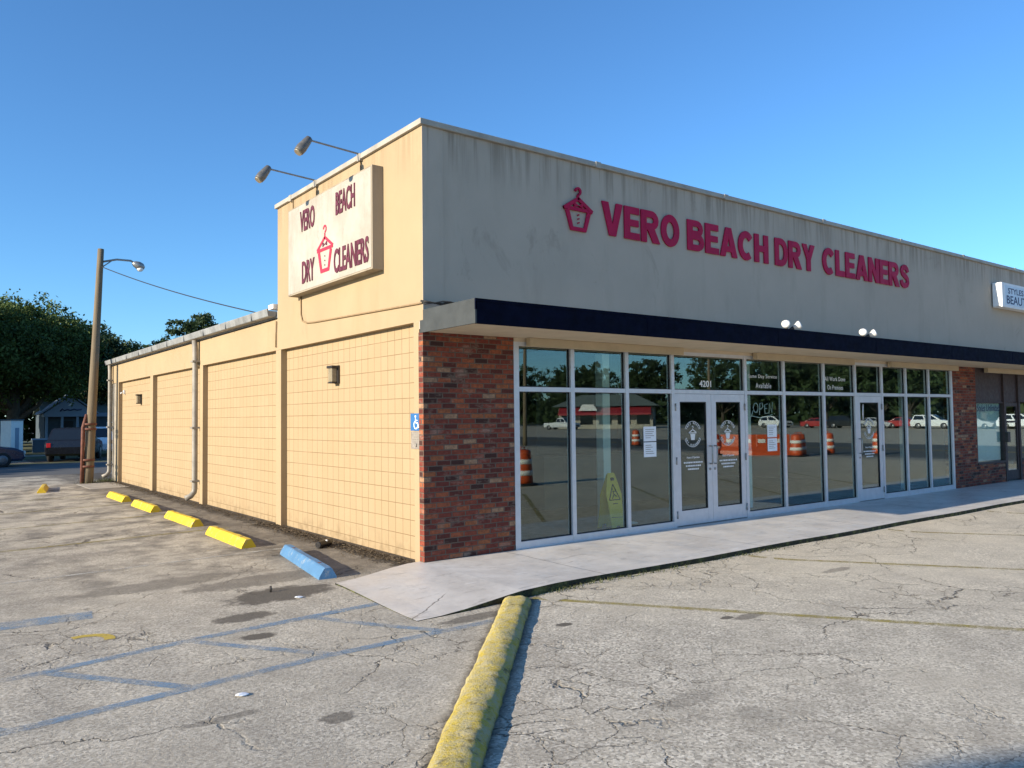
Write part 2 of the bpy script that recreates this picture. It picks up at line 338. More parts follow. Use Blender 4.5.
def mat_glass(name, tint, f0=.07, k=.93, rough=0.0):
    g = NT(name); t = g.t; t.nodes.remove(g.b)
    tr = t.nodes.new('ShaderNodeBsdfTransparent'); tr.inputs[0].default_value = tint+(1,)
    gl = t.nodes.new('ShaderNodeBsdfGlossy'); gl.inputs['Roughness'].default_value = rough; gl.inputs[0].default_value = (.92, 1, .98, 1)
    ge = t.nodes.new('ShaderNodeNewGeometry'); dt = t.nodes.new('ShaderNodeVectorMath'); dt.operation = 'DOT_PRODUCT'
    t.links.new(ge.outputs['Normal'], dt.inputs[0]); t.links.new(ge.outputs['Incoming'], dt.inputs[1])
    c = g.m_('ABSOLUTE', dt.outputs['Value']); f = g.add(f0, g.mul(k, g.m_('POWER', g.sub(1, c), 4.0)))
    mx = t.nodes.new('ShaderNodeMixShader'); g.put(mx.inputs[0], f); t.links.new(tr.outputs[0], mx.inputs[1]); t.links.new(gl.outputs[0], mx.inputs[2])
    t.links.new(mx.outputs[0], g.out.inputs[0]); return g.m
M['glass'] = mat_glass('tinted_storefront_glass', (.86, .94, .92), .085, .8)
M['car_glass'] = plain('dark_car_glass', (.012, .015, .017), .08, .1, 4, 0, 0, spec=.8)
M['tyre'] = plain('tyre_rubber', (.018, .018, .018), .85, .2, 9)
M['rim'] = plain('alloy_rim', (.16, .16, .17), .35, .1, 9, .6)
for nm, c in (('car_white', (.75, .76, .77)), ('car_navy', (.012, .022, .055)), ('car_black', (.012, .012, .014)), ('car_silver', (.42, .43, .45)), ('car_red', (.35, .02, .02))):
    M[nm] = plain(nm+'_paint', c, .22, .04, 3, .1, 0, spec=.7)
M['lens'] = plain('lamp_lens', (.8, .8, .75), .15, .03, 5)
M['taillens'] = plain('tail_lens', (.4, .01, .01), .2, .03, 5)
M['barrel'] = plain('orange_plastic', (.58, .085, .02), .45, .08, 5)
M['barrel_white'] = plain('white_band', (.8, .78, .74), .45, .05, 5)
M['red_awning'] = plain('red_awning', (.34, .025, .035), .6, .1, 3)
M['green_roof'] = plain('green_gray_roof', (.16, .19, .165), .7, .12, 2)
M['beige_wall'] = plain('beige_wall', (.42, .40, .34), .8, .1, 1.5)
M['teal_wall'] = plain('blue_gray_siding', (.05, .075, .10), .75, .12, 2)
M['blue_trim'] = plain('pale_blue_trim', (.22, .29, .38), .6, .06, 3)
M['litter'] = plain('dry_leaf_litter', (.085, .062, .036), .95, .5, 30)

# ------------------------------------------------------------------ geometry helpers
class MB:
    def __init__(s): s.b = bmesh.new(); s.mi = 0
    def face(s, vs):
        try:
            f = s.b.faces.new(vs); f.material_index = s.mi; return f
        except ValueError: return None
    def box(s, x0, x1, y0, y1, z0, z1, bev=0):
        v = [s.b.verts.new(c) for c in ((x0,y0,z0),(x1,y0,z0),(x1,y1,z0),(x0,y1,z0),(x0,y0,z1),(x1,y0,z1),(x1,y1,z1),(x0,y1,z1))]
        fs = [s.face([v[i] for i in q]) for q in ((3,2,1,0),(4,5,6,7),(0,1,5,4),(1,2,6,5),(2,3,7,6),(3,0,4,7))]
        if bev:
            es = list({e for f in fs for e in f.edges})
            r = bmesh.ops.bevel(s.b, geom=es, offset=bev, segments=2, affect='EDGES', profile=.6)
            for f in r['faces']: f.material_index = s.mi
        return s
    def poly(s, pts, ext):      # polygon points (3D) extruded by vector ext (capped)
        a = [s.b.verts.new(Vector(p)) for p in pts]; e = Vector(ext); c = [s.b.verts.new(Vector(p)+e) for p in pts]
        s.face(a[::-1]); s.face(c); n = len(a)
        for i in range(n): s.face([a[i], a[(i+1) % n], c[(i+1) % n], c[i]])
        return s
    def tube(s, pts, r, n=8, cap=True):
        pts = [Vector(p) for p in pts]; rs = r if isinstance(r, (list, tuple)) else [r]*len(pts); rings = []
        up = None
        for i, p in enumerate(pts):
            d = (pts[min(i+1, len(pts)-1)]-pts[max(i-1, 0)]).normalized()
            if up is None: up = d.orthogonal().normalized()
            up = (up-d*up.dot(d)).normalized(); w = d.cross(up)
            rings.append([s.b.verts.new(p+(up*math.cos(2*math.pi*k/n)+w*math.sin(2*math.pi*k/n))*rs[i]) for k in range(n)])
        for a, b in zip(rings, rings[1:]):
            for k in range(n):
                f = s.face([a[k], a[(k+1) % n], b[(k+1) % n], b[k]])
                if f: f.smooth = True
        if cap: s.face(rings[0][::-1]); s.face(rings[-1])
        return s
    def lathe(s, o, axis, prof, n=16):   # prof: (distance along axis, radius)
        ax = Vector(axis).normalized(); return s.tube_rings(Vector(o), ax, prof, n)
    def tube_rings(s, o, ax, prof, n):
        u = ax.orthogonal().normalized(); w = ax.cross(u); rings = []
        for t, r in prof: rings.append([s.b.verts.new(o+ax*t+(u*math.cos(2*math.pi*k/n)+w*math.sin(2*math.pi*k/n))*max(r, 1e-4)) for k in range(n)])
        for a, b in zip(rings, rings[1:]):
            for k in range(n):
                f = s.face([a[k], a[(k+1) % n], b[(k+1) % n], b[k]])
                if f: f.smooth = True
        s.face(rings[0][::-1]); s.face(rings[-1]); return s
    def build(s, name, mats, parent=None, loc=None):
        bmesh.ops.recalc_face_normals(s.b, faces=s.b.faces[:])
        me = bpy.data.meshes.new(name); s.b.to_mesh(me); s.b.free()
        for m in (mats if isinstance(mats, (list, tuple)) else [mats]): me.materials.append(M[m] if isinstance(m, str) else m)
        o = bpy.data.objects.new(name, me); COL.objects.link(o)
        if parent is not None: o.parent = parent
        if loc is not None: o.location = loc
        return o
def tag(o, label=None, cat=None, group=None, kind=None):
    for k, v in (('label', label), ('category', cat), ('group', group), ('kind', kind)):
        if v: o[k] = v
    return o
def thing(name, label, cat, loc=(0, 0, 0), rz=0, group=None):
    o = bpy.data.objects.new(name, None); COL.objects.link(o); o.location = loc; o.rotation_euler = (0, 0, rz); o.empty_display_size = .2
    return tag(o, label, cat, group)
def dup(root, loc, rz=0, label=None, scale=None):
    kids = {}
    for k in COL.objects:
        if k.parent: kids.setdefault(k.parent.name, []).append(k)
    def cp2(o, par):
        c = o.copy(); COL.objects.link(c)
        if par is not None: c.parent = par
        for ch in kids.get(o.name, []): cp2(ch, c)
        return c
    r = cp2(root, None); r.location = loc; r.rotation_euler = (0, 0, rz)
    if label: r['label'] = label
    if scale: r.scale = scale
    return r
FRONT = (Vector((1, 0, 0)), Vector((0, 0, 1)), Vector((0, -1, 0)))     # u, v, n for things on the front
SIDE = (Vector((0, -1, 0)), Vector((0, 0, 1)), Vector((-1, 0, 0)))     # ... on the wall facing -X
def fmat(axes, o):
    m = Matrix((axes[0], axes[1], axes[2])).transposed().to_4x4(); m.translation = Vector(o); return m
def text(body, axes, o, w, h, mat, parent, name='lettering', bold=0, thick=.01, spacing=1, shear=0, slant_w=None):
    cu = bpy.data.curves.new(name, 'FONT'); cu.body = body; cu.size = 1; cu.offset = bold; cu.extrude = .5; cu.space_character = spacing; cu.shear = shear; cu.resolution_u = 3
    to = bpy.data.objects.new(name, cu); COL.objects.link(to)
    dg = bpy.context.evaluated_depsgraph_get(); me = bpy.data.meshes.new_from_object(to.evaluated_get(dg))
    bpy.data.objects.remove(to); bpy.data.curves.remove(cu)
    n = len(me.vertices); co = np.empty(n*3, np.float32); me.vertices.foreach_get('co', co); co = co.reshape(-1, 3)
    mn, mx = co.min(0), co.max(0)
    co[:, 0] = (co[:, 0]-mn[0])*w/(mx[0]-mn[0]); co[:, 1] = (co[:, 1]-mn[1])*h/(mx[1]-mn[1]); co[:, 2] = (co[:, 2]-mn[2])/(mx[2]-mn[2])*thick
    mm = np.array(fmat(axes, o)); co = co@mm[:3, :3].T+mm[:3, 3]
    me.vertices.foreach_set('co', co.astype(np.float32).ravel()); me.update()
    me.materials.clear(); me.materials.append(M[mat]); me.name = name
    ob = bpy.data.objects.new(name, me); COL.objects.link(ob)
    if parent is not None: ob.parent = parent
    return ob
def flat(mb, axes, o, pts, d=.006):   # 2D polygon on a surface
    m = fmat(axes, o); mb.poly([m@Vector((a, b, 0)) for a, b in pts], axes[2]*d); return mb
def stroke(mb, axes, o, pts, w, d=.006, closed=False):
    m = fmat(axes, o); n = len(pts); P = [Vector(p) for p in pts]
    L, R = [], []
    for i in range(n):
        a = P[(i-1) % n] if (closed or i > 0) else P[i]; b = P[(i+1) % n] if (closed or i < n-1) else P[i]
        t = (b-a).normalized(); nn = Vector((-t.y, t.x))
        L.append(P[i]+nn*w/2); R.append(P[i]-nn*w/2)
    V = []
    for l, r in zip(L, R):
        V.append([mb.b.verts.new(m@Vector((q.x, q.y, zz))) for zz in (0, d) for q in (l, r)])
    for i in range(n if closed else n-1):
        a, b = V[i], V[(i+1) % n]
        for q in ((a[2], a[3], b[3], b[2]), (a[1], a[0], b[0], b[1]), (a[0], a[2], b[2], b[0]), (a[3], a[1], b[1], b[3])): mb.face(q)
    return mb
def arc(cx, cy, r, a0, a1, n=12): return [(cx+r*math.cos(rad(a0+(a1-a0)*i/n)), cy+r*math.sin(rad(a0+(a1-a0)*i/n))) for i in range(n+1)]

# ------------------------------------------------------------------ the ground
def sst(v, a, b):
    t = min(1, max(0, (v-a)/(b-a))); return t*t*(3-2*t)
def gz(x, y):
    h = -.088
    if -8 < x < .6 and y > -2.6: h += .075*sst(x, -5, -.2)*sst(y, -2.2, -.2)*(1-sst(y, 22, 26))
    if x > .2: h += .034*(1-sst(abs(y+2.0), 0, .45))*sst(x, .2, 1)
    return h
def ground():
    xs = sorted(set([-700, -300, -120, -60, -40, -30, -20]+[round(-14+i*.5, 3) for i in range(80)]+[28, 36, 50, 80, 150, 350, 800]))
    ys = sorted(set([-700, -300, -150, -90, -60, -40, -30]+[round(-22+i*.5, 3) for i in range(96)]+[30, 40, 60, 90, 150, 300, 800]))
    vs = [(x, y, gz(x, y)) for y in ys for x in xs]; n = len(xs)
    fs = [(j*n+i, j*n+i+1, (j+1)*n+i+1, (j+1)*n+i) for j in range(len(ys)-1) for i in range(n-1)]
    me = bpy.data.meshes.new('parking_lot'); me.from_pydata(vs, [], fs); me.materials.append(M['asphalt'])
    o = bpy.data.objects.new('parking_lot', me); COL.objects.link(o)
    for p in me.polygons: p.use_smooth = True
    tag(o, 'cracked pale gray asphalt parking lot', 'parking lot', kind='structure')
ground()
def sheet(name, pts, mat, dz=.004, label=None):
    b = MB(); b.face([b.b.verts.new((x, y, gz(x, y)+dz)) for x, y in pts]); o = b.build(name, mat); return tag(o, label, None, kind='structure')
def strip_line(name, pts, w, mat, label, dz=.004, sub=.3):
    b = MB(); P = [Vector(p) for p in pts]; prev = None
    Q = []
    for a, c in zip(P, P[1:]):
        k = max(1, int((c-a).length/sub))
        for i in range(k): Q.append(a.lerp(c, i/k))
    Q.append(P[-1])
    for i, q in enumerate(Q):
        t = (Q[min(i+1, len(Q)-1)]-Q[max(i-1, 0)]).normalized(); nn = Vector((-t.y, t.x))
        r = [b.b.verts.new((s.x, s.y, gz(s.x, s.y)+dz)) for s in (q+nn*w/2, q-nn*w/2)]
        if prev: b.face([prev[0], prev[1], r[1], r[0]])
        prev = r
    o = b.build(name, mat); return tag(o, label, 'marking', kind='structure')
strip_line('blue_aisle_marking', [(-9, -1.62), (-4.5, -1.62), (-3.2, -1.42), (-2.1, -1.36), (-.95, -1.30)], .11, 'blue_line', 'worn blue line of the accessible aisle')
strip_line('blue_aisle_marking', [(-9, -2.95), (-4.7, -2.82), (-3.6, -2.71), (-2.5, -2.6), (-.6, -2.56)], .11, 'blue_line', 'worn blue line of the accessible aisle')
for a, b_ in (((-4.38, -1.62), (-3.6, -2.68)), ((-3.26, -1.46), (-2.45, -2.58)), ((-2.12, -1.38), (-1.36, -2.56)), ((-5.6, -1.66), (-4.75, -2.8))):
    strip_line('blue_aisle_marking', [a, b_], .10, 'blue_line', 'worn blue hatch stripe of the accessible aisle', .006)
strip_line('blue_aisle_marking', [(-4.9, .28), (-4.3, .24), (-3.75, .16)], .34, 'blue_line', 'smeared remains of a painted blue symbol')
strip_line('yellow_marking', arc(-3.98, -.86, .20, -20, 110, 8), .09, 'yellow_arc', 'short curved scrap of yellow paint', .004, .05)
for y0 in (2.50, 5.32, 8.25, 11.1, 14.0):
    strip_line('stall_line', [(-.75, y0), (-3.2, y0+.1), (-6.4, y0+.2)], .10, 'white_line' if y0 < 5 else 'yellow_line', 'faded painted stall line beside the block wall')
for k in range(5):
    x0 = .08+3.72*k
    strip_line('stall_line', [(x0, -2.08), (x0+2.55, -5.85), (x0+3.3, -6.95)], .10, 'yellow_line', 'faded yellow diagonal stall line')
# side street behind, verge, road in front (seen in the glass)
sheet('side_street', [(-300, 25.6), (300, 24.2), (300, 34.5), (-300, 35.0)], 'road', .008, 'dark asphalt side street beyond the lot')
sheet('street_verge', [(-300, 23.8), (300, 22.6), (300, 24.2), (-300, 25.6)], 'pad', .004, 'pale concrete edge along the side street')
sheet('street_verge', [(-300, 35.0), (300, 34.5), (300, 36.2), (-300, 36.4)], 'grass', .004, 'shaded grass strip across the side street')
sheet('far_lot', [(-300, 41), (300, 41), (300, 95), (-300, 95)], 'grass', .004, 'shaded ground under the trees')
sheet('far_path', [(.3, 45.3), (2.4, 45.3), (2.4, 47.2), (.3, 47.2)], 'pad', .008, 'pale patch of pavement before the little house')
sheet('highway', [(29.0, -300), (44, -300), (44, 22), (29.0, 22)], 'road', .008, 'dark main road in front of the shops')
sheet('highway_verge', [(27.4, -300), (29, -300), (29, 22), (27.4, 22)], 'pad', .004, 'pale concrete edge of the main road')
sheet('highway_verge', [(118, -700), (790, -700), (790, 700), (118, 700)], 'grass', .012, 'shaded ground under the trees across the main road')
sheet('highway_verge', [(44, -300), (117.9, -300), (117.9, 22), (44, 22)], 'asphalt', .012, 'pale lot across the main road')
for xx in (36.3, 36.7): sheet('road_line', [(xx, -300), (xx+.12, -300), (xx+.12, 22), (xx, 22)], 'road_yellow', .012, 'yellow centre line of the main road')
for xx in (29.5, 43.4): sheet('road_line', [(xx, -300), (xx+.12, -300), (xx+.12, 22), (xx, 22)], 'road_white', .012, 'white edge line of the main road')

# ------------------------------------------------------------------ walkway slab
def walkway():
    b = MB()
    def top(x, y):
        return .02-.012*sst(-y, 0, 2) - (.02-.012-gz(x, y)-.006)*sst(-x, -.35, 1.30)
    xs = [-1.36, -1.1, -.8, -.5, -.2, 0, .5, 1, 1.45]+[2+i for i in range(44)]
    yl = {}
    rows = []
    for x in xs:
        y1 = .12 if x > -.05 else .12-(.42)*sst(-x, 0, 1.36)
        if x > .01: y1 = .3
        y0 = -2.0-.10*sst(-x, -.4, 1.36)+.02*math.sin(x*1.7)
        r = []
        for k in range(9):
            y = y0+(y1-y0)*k/8; r.append(b.b.verts.new((x, y, top(x, min(y, 0)))))
        rows.append(r)
    for a, c in zip(rows, rows[1:]):
        for k in range(8): b.face([a[k], c[k], c[k+1], a[k+1]])
    b.mi = 1
    def skirt(seq):
        lo = [b.b.verts.new((v.co.x, v.co.y, gz(v.co.x, v.co.y)-.05)) for v in seq]
        for i in range(len(seq)-1): b.face([seq[i], seq[i+1], lo[i+1], lo[i]])
    skirt([r[0] for r in rows]); skirt(rows[0]); skirt([r[8] for r in rows if r[0].co.x < .01])
    o = b.build('walkway', ['slab', 'moss']); tag(o, 'pale painted concrete walkway along the shop windows', 'walkway', kind='structure')
walkway()
b = MB(); b.box(-1.15, -.12, 16.2, 18.5, -.12, -.012, .01); tag(b.build('walkway', 'pad'), 'small concrete pad before the utility pole', 'pavement', kind='structure')

# ------------------------------------------------------------------ the store building
ZP = 5.65
B = thing('store_building', 'single storey orange and gray shop building with red brick piers and navy canopy', 'building', (0, 0, 0))
XE = 46
b = MB(); b.box(.001, XE, .002, .24, 3.0, ZP-.002); b.build('stucco_wall', 'gray', B)
b = MB(); b.box(0, .30, .0, 5.04, 3.098, ZP)
b.box(.004, XE, 4.84, 5.04, 3.9, ZP-.004); b.build('painted_parapet', 'orange', B)
# the gray paint covers the end of the parapet on the front
b = MB(); b.box(-.001, .32, -.006, .0, 2.98, ZP); b.build('stucco_wall', 'gray', B)
# coping with seams
b = MB(); b.box(-.045, XE, -.045, .30, ZP+.001, ZP+.078, .008); b.box(-.045, .30, .30, 5.085, ZP+.001, ZP+.078, .008)
for y in (1.72, 3.3, 4.35): b.box(-.052, .1, y-.05, y+.05, ZP-.02, ZP+.084)
for x in (3.1, 6.2, 9.3, 12.4, 15.5, 18.6): b.box(x-.05, x+.05, -.052, .1, ZP-.006, ZP+.084)
b.build('coping', 'coping', B)
# rear wing: beam, pilasters, block panels
PIL = [(.10, .24), (4.88, 5.12), (9.56, 9.80), (14.12, 14.42), (18.5, 18.9)]
b = MB(); b.box(0, .25, 5.04, 19.5, 3.098, 3.66); b.build('wall_beam', 'orange', B)
for (a, c) in PIL:
    b = MB(); b.box(0, .25, a, c, -.2, 3.096); b.build('pilaster', 'orange', B)
b = MB(); b.box(.02, .25, 18.9, 19.5, -.2, 3.096); b.build('pilaster', 'pipe', B)
for (a, c) in zip(PIL, PIL[1:]):
    b = MB(); b.box(.11, .24, a[1], c[0], -.2, 3.10); b.build('block_panel', 'block', B)
b = MB(); b.box(.25, XE, 19.3, 19.5, -.2, 3.66); b.box(XE-.2, XE, .25, 19.3, -.2, 3.66); b.build('rear_wall', 'orange', B)
b = MB(); b.box(.1, XE, .25, 4.84, 5.1, 5.16); b.box(.0, XE, 5.04, 19.6, 3.68, 3.80); b.build('roof', 'roof', B)
# gutter: box profile along the eave
b = MB(); prof = [(-.03, 3.70), (-.155, 3.70), (-.165, 3.71), (-.185, 3.815), (-.185, 3.835), (-.165, 3.835), (-.155, 3.80), (0, 3.80)]
b.poly([(x, 5.07, z) for x, z in prof], (0, 14.65, 0))
y = 5.9
while y < 19.6: b.box(-.191, -.06, y-.012, y+.012, 3.694, 3.84); y += 1.52
b.build('gutter', 'galv', B)
b = MB(); b.box(-.08, .3, 5.06, 5.3, 3.84, 3.93, .01); b.build('roof_flashing', 'white', B)
for (yy, xo) in ((9.86, -.085), (19.35, -.09)):
    b = MB()
    b.tube([(-.10, yy, 3.68), (xo, yy, 3.45), (xo, yy, .34), (xo-.01, yy, .26), (xo-.08, yy, .17), (xo-.20, yy+.02, .12)], .062, 10)
    for z in (3.2, 1.7, .5): b.box(xo-.082, .02, yy-.09, yy+.09, z-.02, z+.02)
    b.build('downspout', 'pipe', B)
# conduit that runs from the sign box to the corner, and cables on the canopy end
b = MB(); b.tube([(-.015, 3.95, 3.95), (-.015, 3.95, 3.62), (-.015, 3.88, 3.50), (-.015, 3.70, 3.45), (-.015, 3.4, 3.43), (-.015, .1, 3.33), (-.015, -.012, 3.33)], .013, 6); b.build('conduit', 'conduit', B)
b = MB(); b.tube([(-.02, 5.06, 3.62), (-.02, 5.08, 3.4), (-.02, 5.08, 3.15)], .012, 6); b.build('conduit', 'conduit', B)
for i, yy in enumerate((1.73, 3.31, 4.3)): b = MB(); b.tube([(-.012, yy, ZP), (-.012, yy, 5.36)], .008, 6); b.build('conduit', 'conduit', B)
b = MB(); random.seed(4)
for k in range(4):
    b.tube([(-.02, .02, 3.33+.01*k)]+[(.02+.1*i, -.04-.03*i-.01*k, 3.315+.015*math.sin(i*2+k)+.008*k) for i in range(9)], .009, 5)
b.build('cable_bundle', 'cable', B)
# canopy
b = MB(); b.box(.006, XE, -1.18, -.007, 3.20, 3.225); b.build('canopy_top', 'coping', B)
b = MB()
y = 3.0
b.box(-.01, XE, -1.20, -1.18, 2.94, 3.235)
for x in [2.9+3.05*k for k in range(14)]: b.box(x-.02, x+.02, -1.2035, -1.19, 2.945, 3.23)
b.box(-.012, XE, -1.207, -1.19, 3.205, 3.238)
b.build('canopy_fascia', 'navy', B)
b = MB(); b.box(-.018, .006, -1.203, .05, 2.945, 3.105); b.box(-.006, .006, -1.20, -.008, 3.105, 3.24); b.build('canopy_end_board', 'fascia_gray', B)
b = MB(); b.box(.01, XE, -1.178, -.008, 2.955, 2.975)
b.build('soffit', 'soffit', B)
for (x0, x1) in ((1.65, 4.87), (6.85, 10.12), (11.61, 14.78), (16.4, 19.6), (21, 24)):
    b = MB(); b.box(x0, x1, -.14, -.045, 2.835, 2.953, .006); b.build('shutter_box', 'tan', B)
b = MB(); b.box(1.45, 14.75, .0, .2, 2.84, 2.998); b.box(1.45, 14.75, -.02, 0, 2.90, 2.954); b.build('window_header', 'soffit', B)
# brick piers
b = MB(); b.box(-.012, 1.452, -.012, .10, -.1, 2.953); b.build('brick_pier', 'brick', B)
for q in ((14.70, 15.95, 2.953), (23.5, 25, 2.953)):
    b = MB(); b.box(q[0], q[1], -.012, .2, -.1, q[2]); b.build('brick_pier', 'brick', B)
for q in ((15.952, 17.62), (18.62, 19.9)):
    b = MB(); b.box(q[0], q[1], -.012, .2, -.1, .52); b.build('sill_wall', 'brick', B)

# storefront frames
MU = [1.49, 2.535, 3.665, 4.725, 6.655, 7.82, 9.165, 10.33, 11.40, 12.44, 13.51, 14.64]
FY0, FY1 = -.02, .085
b = MB()
for i, x in enumerate(MU):
    w = .036 if 0 < i < len(MU)-1 else .045
    b.box(x-w, x+w, FY0, FY1, .02, 2.90)
for i, (x0, x1) in enumerate(zip(MU, MU[1:])):
    d = (i in (3, 7))
    for (z0, z1) in ((2.205, 2.27), (2.845, 2.90)) + (() if d else ((.02, .12),)):
        b.box(x0+.037, x1-.037, FY0+.004, FY1-.003, z0, z1)
b.build('window_frame', 'alu', B)
# dark rubber gaskets around each pane
panes = {}
for i, (x0, x1) in enumerate(zip(MU, MU[1:])):
    for k, (z0, z1) in enumerate(((.12, 2.205), (2.27, 2.845))):
        if k == 0 and i in (3, 7): continue
        xa, xb = x0+.04, x1-.04
        b = MB()
        for q in ((xa, xa+.013, z0, z1), (xb-.013, xb, z0, z1), (xa+.013, xb-.013, z0, z0+.013), (xa+.013, xb-.013, z1-.013, z1)): b.box(q[0], q[1], .015, .045, q[2], q[3])
        g = MB(); g.box(xa+.010, xb-.010, .027, .033, z0+.01, z1-.01); panes[(i, k)] = g.build('window_pane', 'glass', B)
        b.build('gasket', 'dark', panes[(i, k)])

# logo: a hanger over a bucket-shaped suit
def logo(axes, o, s, parent, mats, d=.02, name='hanger_emblem', bw=.075):
    """drawn in a box about 1 high, .85 wide, centred on x, bottom at 0"""
    def S(p): return [(a*s, c*s) for a, c in p]
    b = MB()
    stroke(b, axes, o, S([(0, .70), (0, .82)]), .055*s, d)
    stroke(b, axes, o, S(arc(0, .90, .075, -90, 180, 10)), .05*s, d)
    stroke(b, axes, o, S([(-.43, .47), (-.02, .72), (.02, .72), (.43, .47)]), bw*s, d)
    stroke(b, axes, o, S([(-.43, .49), (.43, .49)]), bw*s*.9, d*.9)
    stroke(b, axes, o, S([(-.33, .45), (-.20, .035), (.20, .035), (.33, .45)]), .11*s, d*.8)
    e = b.build(name, mats[0], parent)
    c = MB()
    flat(c, axes, o, S([(-.13, .64), (-.13, .52), (0, .57)]), d*1.1); flat(c, axes, o, S([(.13, .64), (.13, .52), (0, .57)]), d*1.1)
    for z in (.36, .27, .18): flat(c, axes, o, S(arc(0, z, .018, 0, 315, 7)), d*1.2)
    c.build('bow_tie', mats[1], e)
    return e
# doors
def door(x0, x1, hinge_left, zb=.035, zt=2.20, decal=None):
    b = MB(); st = .125 if x1-x0 > .9 else .12; y0, y1 = -.012, .04
    b.box(x0, x0+st, y0, y1, zb, zt); b.box(x1-st, x1, y0, y1, zb, zt)
    b.box(x0+st, x1-st, y0+.002, y1-.002, zt-.13, zt); b.box(x0+st, x1-st, y0+.002, y1-.002, zb, zb+.24)
    d = b.build('door', 'alu', B)
    b = MB(); xa, xb, za, zc = x0+st, x1-st, zb+.24, zt-.13
    for q in ((xa, xa+.016, za, zc), (xb-.016, xb, za, zc), (xa+.016, xb-.016, za, za+.014), (xa+.016, xb-.016, zc-.014, zc)): b.box(q[0], q[1], -.004, .03, q[2], q[3])
    b.build('gasket', 'dark', d)
    b = MB(); b.box(xa+.012, xb-.012, .012, .018, za+.01, zc-.01); b.build('pane', 'glass', d)
    hx_ = x1-.06 if hinge_left else x0+.06
    b = MB(); s = 1 if hinge_left else -1
    b.tube([(hx_, y0, 1.02), (hx_, y0-.05, 1.02), (hx_+s*.0, y0-.06, 1.05), (hx_, y0-.06, 1.29), (hx_, y0-.05, 1.32), (hx_, y0, 1.32)], .012, 8); b.build('handle', 'steel', d)
    b = MB(); b.tube([(hx_, y0+.001, .93), (hx_, y0-.012, .93)], .022, 12); b.build('lock', 'steel', d)
    hgx = x0+.006 if hinge_left else x1-.006
    for z in (.22, 1.10, 1.98):
        b = MB(); b.tube([(hgx, y0-.012, z-.06), (hgx, y0-.012, z+.06)], .013, 8); b.build('hinge', 'steel', d)
    return d, (xa+xb)/2
def ring_text(parent, cx, cz, r, words, a_mid, span, top, h):
    n = len(words)
    for i, ch in enumerate(words):
        if ch == ' ': continue
        a = rad(a_mid+(span/2-span*i/(n-1) if top else -span/2+span*i/(n-1)))
        rr = r if top else r+h
        o = Vector((cx+math.cos(a)*rr, .0085, cz+math.sin(a)*rr))
        t = Vector((math.sin(a), 0, -math.cos(a))) if top else Vector((-math.sin(a), 0, math.cos(a)))
        v = Vector((math.cos(a), 0, math.sin(a)))*(1 if top else -1)
        ax = (t, v, Vector((0, -1, 0)))
        w = h*(.25 if ch in 'I' else .75)
        yield ch, ax, o-t*w/2, w
def decal(d, cx, cz, r, hours):
    e = None
    b = MB(); stroke(b, FRONT, (cx, .0115, cz), arc(0, 0, r*1.0, 205, 335, 16), .008, .002); stroke(b, FRONT, (cx, .0115, cz), arc(0, 0, r*1.0, 25, 155, 16), .008, .002)
    e = b.build('emblem', 'decal', d)
    meshes = []
    for wds, am, sp, top in (('VERO BEACH', 90, 118, True), ('DRY CLEANERS', 270, 130, False)):
        for ch, ax, o, w in ring_text(d, cx, cz, r*(.78), wds, am, sp, top, r*.17): meshes.append(text(ch, ax, o, w, r*.17, 'decal', None, 'letters', .02, .002))
    bm = bmesh.new()
    for m in meshes:
        bm.from_mesh(m.data); bpy.data.objects.remove(m)
    me = bpy.data.meshes.new('ring_lettering'); bm.to_mesh(me); bm.free(); me.materials.append(M['decal'])
    o = bpy.data.objects.new('ring_lettering', me); COL.objects.link(o); o.parent = d
    b = MB(); o0 = (cx, .0115, cz-r*.52); s = r*1.15
    def S(p): return [(a*s, c*s) for a, c in p]
    stroke(b, FRONT, o0, S(arc(0, .93, .06, -90, 180, 8)), .04*s, .002); stroke(b, FRONT, o0, S([(0, .75), (0, .86)]), .04*s, .002)
    stroke(b, FRONT, o0, S([(-.42, .52), (0, .76), (.42, .52)]), .07*s, .002); stroke(b, FRONT, o0, S([(-.42, .53), (.42, .53)]), .06*s, .002)
    flat(b, FRONT, o0, S([(-.17, .05), (.17, .05), (.25, .46), (-.25, .46)]), .002)
    b.build('suit_emblem', 'decal', d)
    if hours:
        text('Hours of Operation', FRONT, (cx-.16, .0115, cz-r-.20), .32, .045, 'decal', d, 'lettering', .01, .002)
        b = MB(); random.seed(9)
        for j in range(3):
            x = cx-.24+.05*j
            while x < cx+.24-.05*j:
                w = random.uniform(.02, .05); b.box(x, x+w, .0095, .0115, cz-r-.27-.055*j, cz-r-.245-.055*j); x += w+random.uniform(.008, .015)
        b.build('small_print', 'decal', d)
d1, c1 = door(4.765, 5.687, True); decal(d1, c1, 1.53, .215, True)
d2, c2 = door(5.693, 6.615, False); decal(d2, c2, 1.53, .215, True)
d3, c3 = door(10.37, 11.36, False); decal(d3, c3-.0, 1.52, .215, True)
b = MB(); b.tube([(10.58, -.02, 1.72), (10.56, -.03, 1.82), (10.57, -.03, 1.98), (10.60, -.02, 2.03)], .016, 6); b.build('pull_bar', 'alu', d3)
# lettering on the glass
def glass_text(i, k, rows):
    p = panes[(i, k)]
    for (body, x0, x1, z0, h) in rows: text(body, FRONT, (x0, .0268, z0), x1-x0, h, 'decal', p, 'lettering', .0, .002, 1.12)
glass_text(4, 1, [('Same Day Service', 6.80, 7.66, 2.49, .085), ('Available', 7.01, 7.48, 2.325, .095)])
glass_text(6, 1, [('All Work Done', 9.27, 10.02, 2.50, .085), ('On Premises', 9.36, 9.93, 2.325, .095)])
text('4201', FRONT, (5.44, .0265, 2.325), .31, .11, 'decal', panes[(3, 1)], 'house_number', .02, .003)
